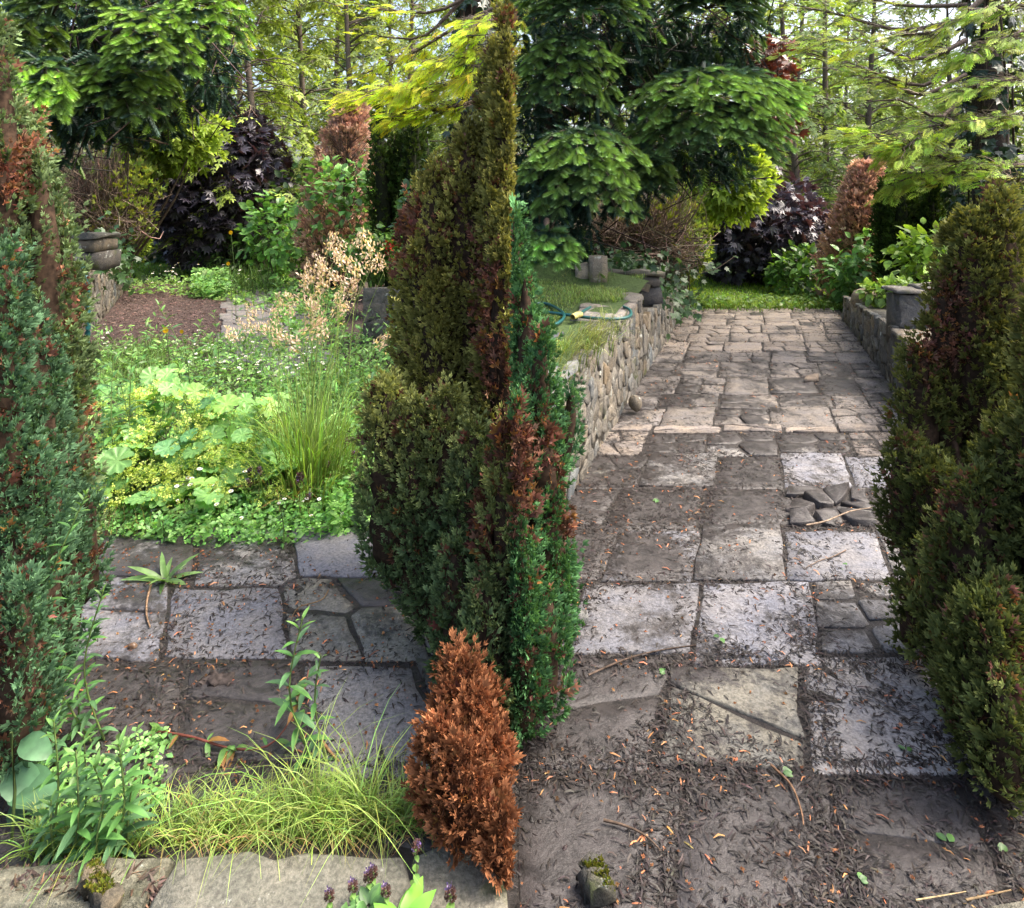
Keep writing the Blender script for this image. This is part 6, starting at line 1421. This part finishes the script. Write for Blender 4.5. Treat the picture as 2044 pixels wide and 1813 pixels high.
# nettle at the left corner
LN = prep_mesh('leaf', tpl_leaf(.6, 6, .12, .3), (.04, .10, .05), (.08, .19, .09), M_leaf)
th = thing('nettle', 'nettle with toothed leaves at the bottom left corner under the conifer', 'weed', G(20, 1700)); b0 = np.array(G(20, 1700)); mb = MB(); tube(mb, [b0, b0 + [.01, 0, .15], b0 + [0, 0, .3]], .004, 4, (.1, .15, .05)); mb.build('stem', M_leaf, th)
for (x, y, dx, dz, s) in ((40, 1480, 1, -.1, .1), (20, 1560, 1, .0, .15), (10, 1540, .9, -.3, .13), (5, 1650, .4, -.8, .12), (25, 1600, .8, -.4, .12), (0, 1690, .3, -.7, .1)):
    q = P(x, y, 1.74); d = nrm(np.array([dx, -.3, dz])); inst('leaf', LN, th, q - b0, frames(d[None], [0, -.5, 1])[0], s)

# grass along the kerb
mb = MB()
for (n, poly, h, lx) in ((1500, [(300, 1720), (620, 1715), (860, 1690), (880, 1640), (700, 1620), (520, 1640), (330, 1660)], .13, (.3, .2)), (260, [(20, 1745), (300, 1735), (300, 1690), (60, 1700)], .15, (-.5, .1)), (160, [(560, 1700), (760, 1690), (740, 1640), (560, 1640)], .26, (.0, .3))):
    p = scatter_px(n, poly); m = len(p); blades(mb, p, h * rng.uniform(.4, 1.4, m), .0038, nrm(rdir(m) + np.asarray(lx)), rng.uniform(.5, 1.6, m), vary((.13, .20, .04), m, .25, .1), vary((.30, .42, .10), m, .3, .12), 5)
k = 260; p = scatter_px(k, [(300, 1720), (860, 1690), (840, 1660), (330, 1690)]); blades(mb, p, .12 * rng.uniform(.4, 1.2, k), .003, rdir(k), rng.uniform(1.0, 1.9, k), vary((.3, .2, .08), k), vary((.5, .38, .18), k), 5)
o = mb.build('grass', M_grass); tag(o, 'flopped long grass along the back of the kerb', 'grass', None, 'stuff')

# ---------------------------------------------------------------- litter on the paths
T_bit = (np.array([(-.06, 0, 0), (.06, 0, 0), (-.02, .5, .14), (.14, .5, .14), (-.03, 1, 0), (.03, 1, 0)]), np.array([[0, 1, 3, 2], [2, 3, 5, 4]]), np.array([0, 0, .5, .5, 1, 1.]))
def lump(k=6):
    V = nrm(rng.normal(size=(k + 2, 3))) * rng.uniform(.6, 1.1, (k + 2, 1)); V[:, 2] = np.abs(V[:, 2]) * .7
    a = np.arange(6) * 1.047; V = np.concatenate([np.c_[np.cos(a), np.sin(a), 0 * a], np.c_[np.cos(a + .4) * .6, np.sin(a + .4) * .6, .45 + 0 * a], [[0.1, 0, .6]]]) * (1 + .25 * rng.standard_normal((13, 1)))
    F = [(i, (i + 1) % 6, 6 + (i + 1) % 6) for i in range(6)] + [(i, 6 + (i + 1) % 6, 6 + i) for i in range(6)] + [(6 + i, 6 + (i + 1) % 6, 12) for i in range(6)]
    return V, np.array(F), np.zeros(13)
T_lumps = [lump() for _ in range(4)]
def litter(name, label, k, side, y0, y1, s0, s1, n, dens, col, orange, szf=1.0, lumps=.07, z=.022, joint=.9, cat='litter'):
    s = rng.uniform(s0, s1, n); Y = 1 / rng.uniform(1 / y1, 1 / y0, n) if y0 > 0 else rng.uniform(y0, y1, n)
    X = s + k * Y; ok = (X * side > .01)
    dr = np.min(np.abs(Y[:, None] - np.array(ROWS)[None]), 1); dc = np.min(np.abs(s[:, None] - np.array(COLS)[None]), 1); dj = np.minimum(dr, dc)
    p = np.stack([X, Y, z + 0 * X], 1); nz = noise(p, 4.0, 11) + .7 * noise(p, 11, 12)
    acc = np.clip(.10 + .36 * nz, .015, 1.2) + 1.7 * joint * np.exp(-(dj / .035) ** 1.2) + .8 * np.exp(-np.abs(s - s0) / .15) + .5 * np.exp(-np.abs(s - s1) / .15)
    ok &= rng.random(n) < acc * dens
    p = p[ok]; dj = dj[ok]; n = len(p); Yp = p[:, 1]
    p[:, 2] = np.where(dj < .012, z - .004, z + .003) + rng.random(n) * .004
    sz = szf * (.006 + .020 * rng.random(n) ** 1.8) * (.75 + .25 * Yp / 2.0)
    a = rng.uniform(0, 6.283, n); d = np.stack([np.cos(a), np.sin(a), rng.normal(0, .12, n)], 1)
    mb = MB(); lu = rng.random(n) < lumps; og = (rng.random(n) < orange) & ~lu
    c = vary(col, n, .45, .08); c[og] = vary((.28, .12, .05), og.sum(), .35, .1)
    k1 = ~lu; mb.scatter(T_bit, p[k1], frames(d[k1], rng.normal(0, .25, (k1.sum(), 3)) + [0, 0, 1]), sz[k1] * 1.35, c[k1], c[k1] * 1.4)
    li = np.where(lu)[0]
    for j in range(4):
        q = li[j::4]; mb.scatter(T_lumps[j], p[q] - [0, 0, .003], frames(d[q]), sz[q] * .33, c[q] * .8)
    o = mb.build(name, M_litter); tag(o, label, cat, None, 'stuff')
litter('litter', 'dark rotted needles and crumbs strewn over the cleared path', RS, 1, 1.35, 10.0, -1.08, 1.36, 210000, .70, (.018, .0135, .012), .03)
litter('litter', 'dark needles, crumbs and russet scraps on the paving of the overgrown path', LS, -1, 1.5, 3.4, -1.06, 1.3, 60000, .60, (.020, .015, .013), .05)
# bark mulch and crumbs on the soil
mb = MB(); p = scatter_px(9000, [(180, 740), (420, 720), (560, 640), (540, 575), (250, 565), (185, 680)], .012); m = len(p); a = rng.uniform(0, 6.283, m)
mb.scatter(T_bit, p, frames(np.stack([np.cos(a), np.sin(a), rng.normal(0, .25, m)], 1), rng.normal(0, .4, (m, 3)) + [0, 0, 1]), .05 * rng.uniform(.5, 1.4, m), vary((.07, .045, .04), m, .4, .08), vary((.16, .10, .085), m, .4, .08))
p = scatter_px(6000, [(180, 1100), (800, 1080), (800, 700), (180, 730)], .012); m = len(p); a = rng.uniform(0, 6.283, m)
mb.scatter(T_bit, p, frames(np.stack([np.cos(a), np.sin(a), rng.normal(0, .25, m)], 1), rng.normal(0, .4, (m, 3)) + [0, 0, 1]), .03 * rng.uniform(.5, 1.4, m), vary((.05, .032, .026), m, .4, .08), vary((.13, .08, .06), m, .4, .08))
o = mb.build('mulch', M_litter); tag(o, 'brown bark mulch and crumbs on the soil of the overgrown garden', 'mulch', None, 'stuff')
mb = MB(); p = scatter_px(2200, [(0, 1813), (320, 1813), (310, 1770), (0, 1765)], .03); m = len(p); a = rng.uniform(0, 6.283, m); p[:, 2] += rng.random(m) * .03
mb.scatter(T_bit, p, frames(np.stack([np.cos(a), np.sin(a), rng.normal(0, .3, m)], 1), rng.normal(0, .4, (m, 3)) + [0, 0, 1]), .03 * rng.uniform(.5, 1.4, m), vary((.05, .033, .028), m, .5, .08), vary((.11, .07, .05), m, .5, .1))
o = mb.build('litter', M_litter); tag(o, 'brown dead litter piled in front of the kerb at the bottom left corner', 'litter', None, 'stuff')
# russet cypress scraps
mb = MB(); Y = 1 / rng.uniform(1 / 6.0, 1 / 1.4, 620); s = rng.uniform(-1, 1.3, 620); X = s + RS * Y; p = np.c_[X, Y, np.full(620, .032)]; p = p[X > .02]
p2 = scatter_px(420, [(150, 1090), (560, 1100), (800, 1150), (900, 1330), (830, 1600), (300, 1640), (150, 1300)], .032); p3 = scatter_px(150, [(190, 1200), (420, 1180), (420, 1100), (190, 1090)], .032); p = np.concatenate([p, p2, p3]); m = len(p); a = rng.uniform(0, 6.283, m)
mb.scatter(T_spray, p, frames(np.stack([np.cos(a), np.sin(a), 0 * a], 1), rng.normal(0, .2, (m, 3)) + [0, 0, 1]), .014 * rng.uniform(.5, 1.5, m), vary((.13, .06, .03), m, .35, .1), vary((.30, .14, .065), m, .45, .1))
o = mb.build('litter', M_dead); tag(o, 'russet dead cypress scraps scattered over both pavings', 'litter', None, 'stuff')

# sticks, bark, mossy bricks, snail, pot
def stick(label, pts, r, col, name='stick', group='sticks on the paving'):
    mb = MB(); tube(mb, spline([np.array(q) for q in pts], 14), np.linspace(r, r * .5, 14), 5, col); o = mb.build(name, M_bark); tag(o, label, 'stick', group)
def gz(x, y, z=.035): return G(x, y, z)
stick('pale curved stick lying below the dandelion rosette', [gz(300, 1170), gz(292, 1200), gz(291, 1230), gz(298, 1254)], .006, (.2, .13, .08))
stick('short orange-brown stick beside the lone willowherb', [gz(636, 1475), gz(655, 1500), gz(676, 1522)], .006, (.3, .17, .08))
stick('thin curved twig on the big slab left of the small setts', [gz(655, 1180), gz(640, 1200), gz(595, 1215), gz(580, 1240)], .003, (.2, .13, .07))
stick('long thorny twig on the bottom slab of the cleared path', [gz(1205, 1640), gz(1250, 1652), gz(1290, 1672), gz(1318, 1700)], .004, (.1, .07, .05))
stick('dark thin branch lying towards the terrace wall on the cleared path', [gz(1175, 1350), gz(1250, 1318), gz(1320, 1300), gz(1390, 1290)], .004, (.09, .065, .05))
stick('pale twig across the broken slab', [gz(1610, 1050, .1), gz(1650, 1042, .1), gz(1700, 1022, .1), gz(1745, 1015, .08)], .005, (.2, .15, .11))
stick('curving twig over the pale blue slab of the cleared path', [gz(1690, 1100), gz(1660, 1115), gz(1640, 1120), gz(1610, 1135)], .003, (.12, .09, .07))
stick('thin twig at the bottom right of the cleared path', [gz(1930, 1800), gz(1975, 1790), gz(2020, 1780)], .003, (.25, .18, .1))
stick('brown frond stem lying in the middle of the cleared path', [gz(1540, 1530), gz(1580, 1570), gz(1600, 1620), gz(1605, 1650)], .004, (.17, .1, .06))
stick('long pale straw across the mud of the cleared path', [gz(1830, 1800), gz(1890, 1790), gz(1930, 1783)], .002, (.35, .26, .14))
def bar(name, label, cat, a, b, w, h, col, moss, mat=M_dark):
    a, b = np.array(a), np.array(b); L = np.linalg.norm(b - a); mb = MB(); box_stone(mb, 0, L, -w / 2, w / 2, 0, h, .006, 8); o = mb.build(name, mat); d = (b - a) / L
    o.matrix_world = Matrix.Translation(list(a)) @ Matrix.Rotation(math.atan2(d[1], d[0]), 4, 'Z') @ Matrix.Rotation(-math.asin(d[2]), 4, 'Y'); o['clean'] = .9; o['tint'] = col; tag(o, label, cat)
    m = 500; st = MB(); p = np.c_[rng.uniform(0, L, m), rng.uniform(-w / 2, w / 2, m), np.full(m, h - .004)]; p = p[noise(p, 25, 4) > .2 - moss]; m = len(p)
    if m: st.scatter(T_ovalS, p, frames(rng.normal(0, .5, (m, 3)) + [0, 0, 1], rng.normal(0, 1, (m, 3))), .010 * rng.uniform(.6, 1.3, m), vary((.06, .07, .01), m), vary((.14, .15, .02), m)); q = st.build('moss', M_leaf, o, kind='stuff')
bar('mossy_brick', 'mossy dark piece of stone sticking up at the bottom of the cleared path', 'brick', G(1200, 1830, .0) + [0, 0, .02], G(1178, 1752, .03), .055, .05, (.6, .58, .5), .5)
bar('mossy_brick', 'mossy brown chunk of edging leaning on the kerb at the bottom left', 'brick', G(222, 1835, .06), G(172, 1755, .08), .04, .035, (1.0, .85, .6), .2)
mb = MB(); p0 = gz(398, 1365, .02); p1 = gz(468, 1342, .02); L = np.linalg.norm(p1 - p0); box_stone(mb, 0, L, -.022, .022, -.004, .012, .005, 9); o = mb.build('bark_piece', M_bark); o.location = p0; tag(o, 'dark curl of bark lying on the muddy overgrown paving', 'bark')
for v in o.data.vertices: v.co.z += .007 * math.sin(v.co.x / L * math.pi)
for a in o.data.color_attributes['Col'].data: a.color = (.05, .04, .036, 1)
mb = MB(); q = gz(263, 1300, .02)
for i in range(26):
    t = i / 25; r = .013 * (1 - .75 * t); an = t * 11; c = q + np.array([math.cos(an) * .009 * (1 - t), -.002 - t * .010, .012 + math.sin(an) * .009 * (1 - t)]); V, Fq, _ = T_lumps[0]
    if i == 0: pts = []
    pts.append(c)
tube(mb, pts, np.linspace(.011, .002, 26), 7, (.22, .14, .09)); o = mb.build('snail', M_gloss, smooth=True); tag(o, 'small brown snail shell on the muddy slab of the overgrown path', 'snail')
mb = MB(); a = G(905, 1372); box_stone(mb, a[0], a[0] + .22, a[1], a[1] + .18, 0, .085, .001, 3); o = mb.build('plant_pot', M_pot); tag(o, 'corner of a grey plastic trough under the right hand conifer of the overgrown path', 'plant pot')
# loose stones
def rock(label, p, r, tint, name='stone', cat='stone', mat=M_wall, sq=(1, 1, 1)):
    u, v = np.meshgrid(np.linspace(0, 2 * np.pi, 14, endpoint=False), np.linspace(.08, np.pi - .08, 9)); d = np.stack([np.cos(u) * np.sin(v), np.sin(u) * np.sin(v), np.cos(v)], 2).reshape(-1, 3)
    V = d * (1 + .16 * noise(d, 1.8, rng.integers(50)))[:, None] * r * np.array(sq) + p
    i = np.arange(8)[:, None] * 14; j = np.arange(14)[None]; j2 = (j + 1) % 14; mb = MB(); mb.add(V, np.stack([i + j, i + 14 + j, i + 14 + j2, i + j2], 2).reshape(-1, 4)); mb.add(V[:14], [tuple(range(14))]); mb.add(V[-14:], [tuple(range(13, -1, -1))])
    o = mb.build(name, mat, smooth=True); o['clean'] = .9; o['tint'] = tint; tag(o, label, cat); return o
rock('rounded boulder on top of the mossy right hand wall', P(1727, 598, 8.0), .16, (1.5, 1.35, 1.1), 'boulder', 'boulder', sq=(1, .8, .9))
rock('loose rounded stone at the foot of the terrace wall', P(1268, 806, 5.0), .06, (.8, .75, .68), sq=(.9, .8, 1.0))
flat_stone('flat_stone', [(G(1602, 770)[0], G(0, 772)[1]), (G(1640, 772)[0], G(0, 770)[1]), (G(1636, 760)[0], G(0, 758)[1]), (G(1612, 760)[0], G(0, 760)[1])], .03, .03, M_dark, None, .8, (1.2, 1.0, .85), .05, .01, .1, 'flat loose stone lying on the upper part of the cleared path', 'stone')
flat_stone('flat_stone', [tuple(G(1142, 1262)[:2]), tuple(G(1175, 1262)[:2]), tuple(G(1172, 1248)[:2]), tuple(G(1150, 1246)[:2])], .03, .03, M_dark, None, .9, (1.5, 1.6, 1.7), .15, .008, .05, 'grey stone chip in the litter beside the left conifer of the cleared path', 'stone')
# shattered slab
bs = thing('broken_slab', 'paving slab shattered into tilted dark chunks beside the right hand conifer', 'broken slab', (.44 + RS * 3.48, 3.48, 0))
sd = np.array([[.22 + .45 * (i + .5 + rng.uniform(-.48, .48)) / 3, 3.27 + .42 * (j + .5 + rng.uniform(-.45, .45)) / 3] for j in range(3) for i in range(3)])
for q in voronoi((.215, 3.26, .67, 3.70), sd, 1.0):
    w2 = inset(ccw(lane(q[:, 0], q[:, 1], RS)), .012 + .012 * rng.random()); flat_stone('fragment', w2, -.012 + .022 * rng.random(), .035 + .015 * rng.random(), M_slab, bs, .12, (.75, .70, .68), .13, .010, .09, bev=.003, bump=.005)
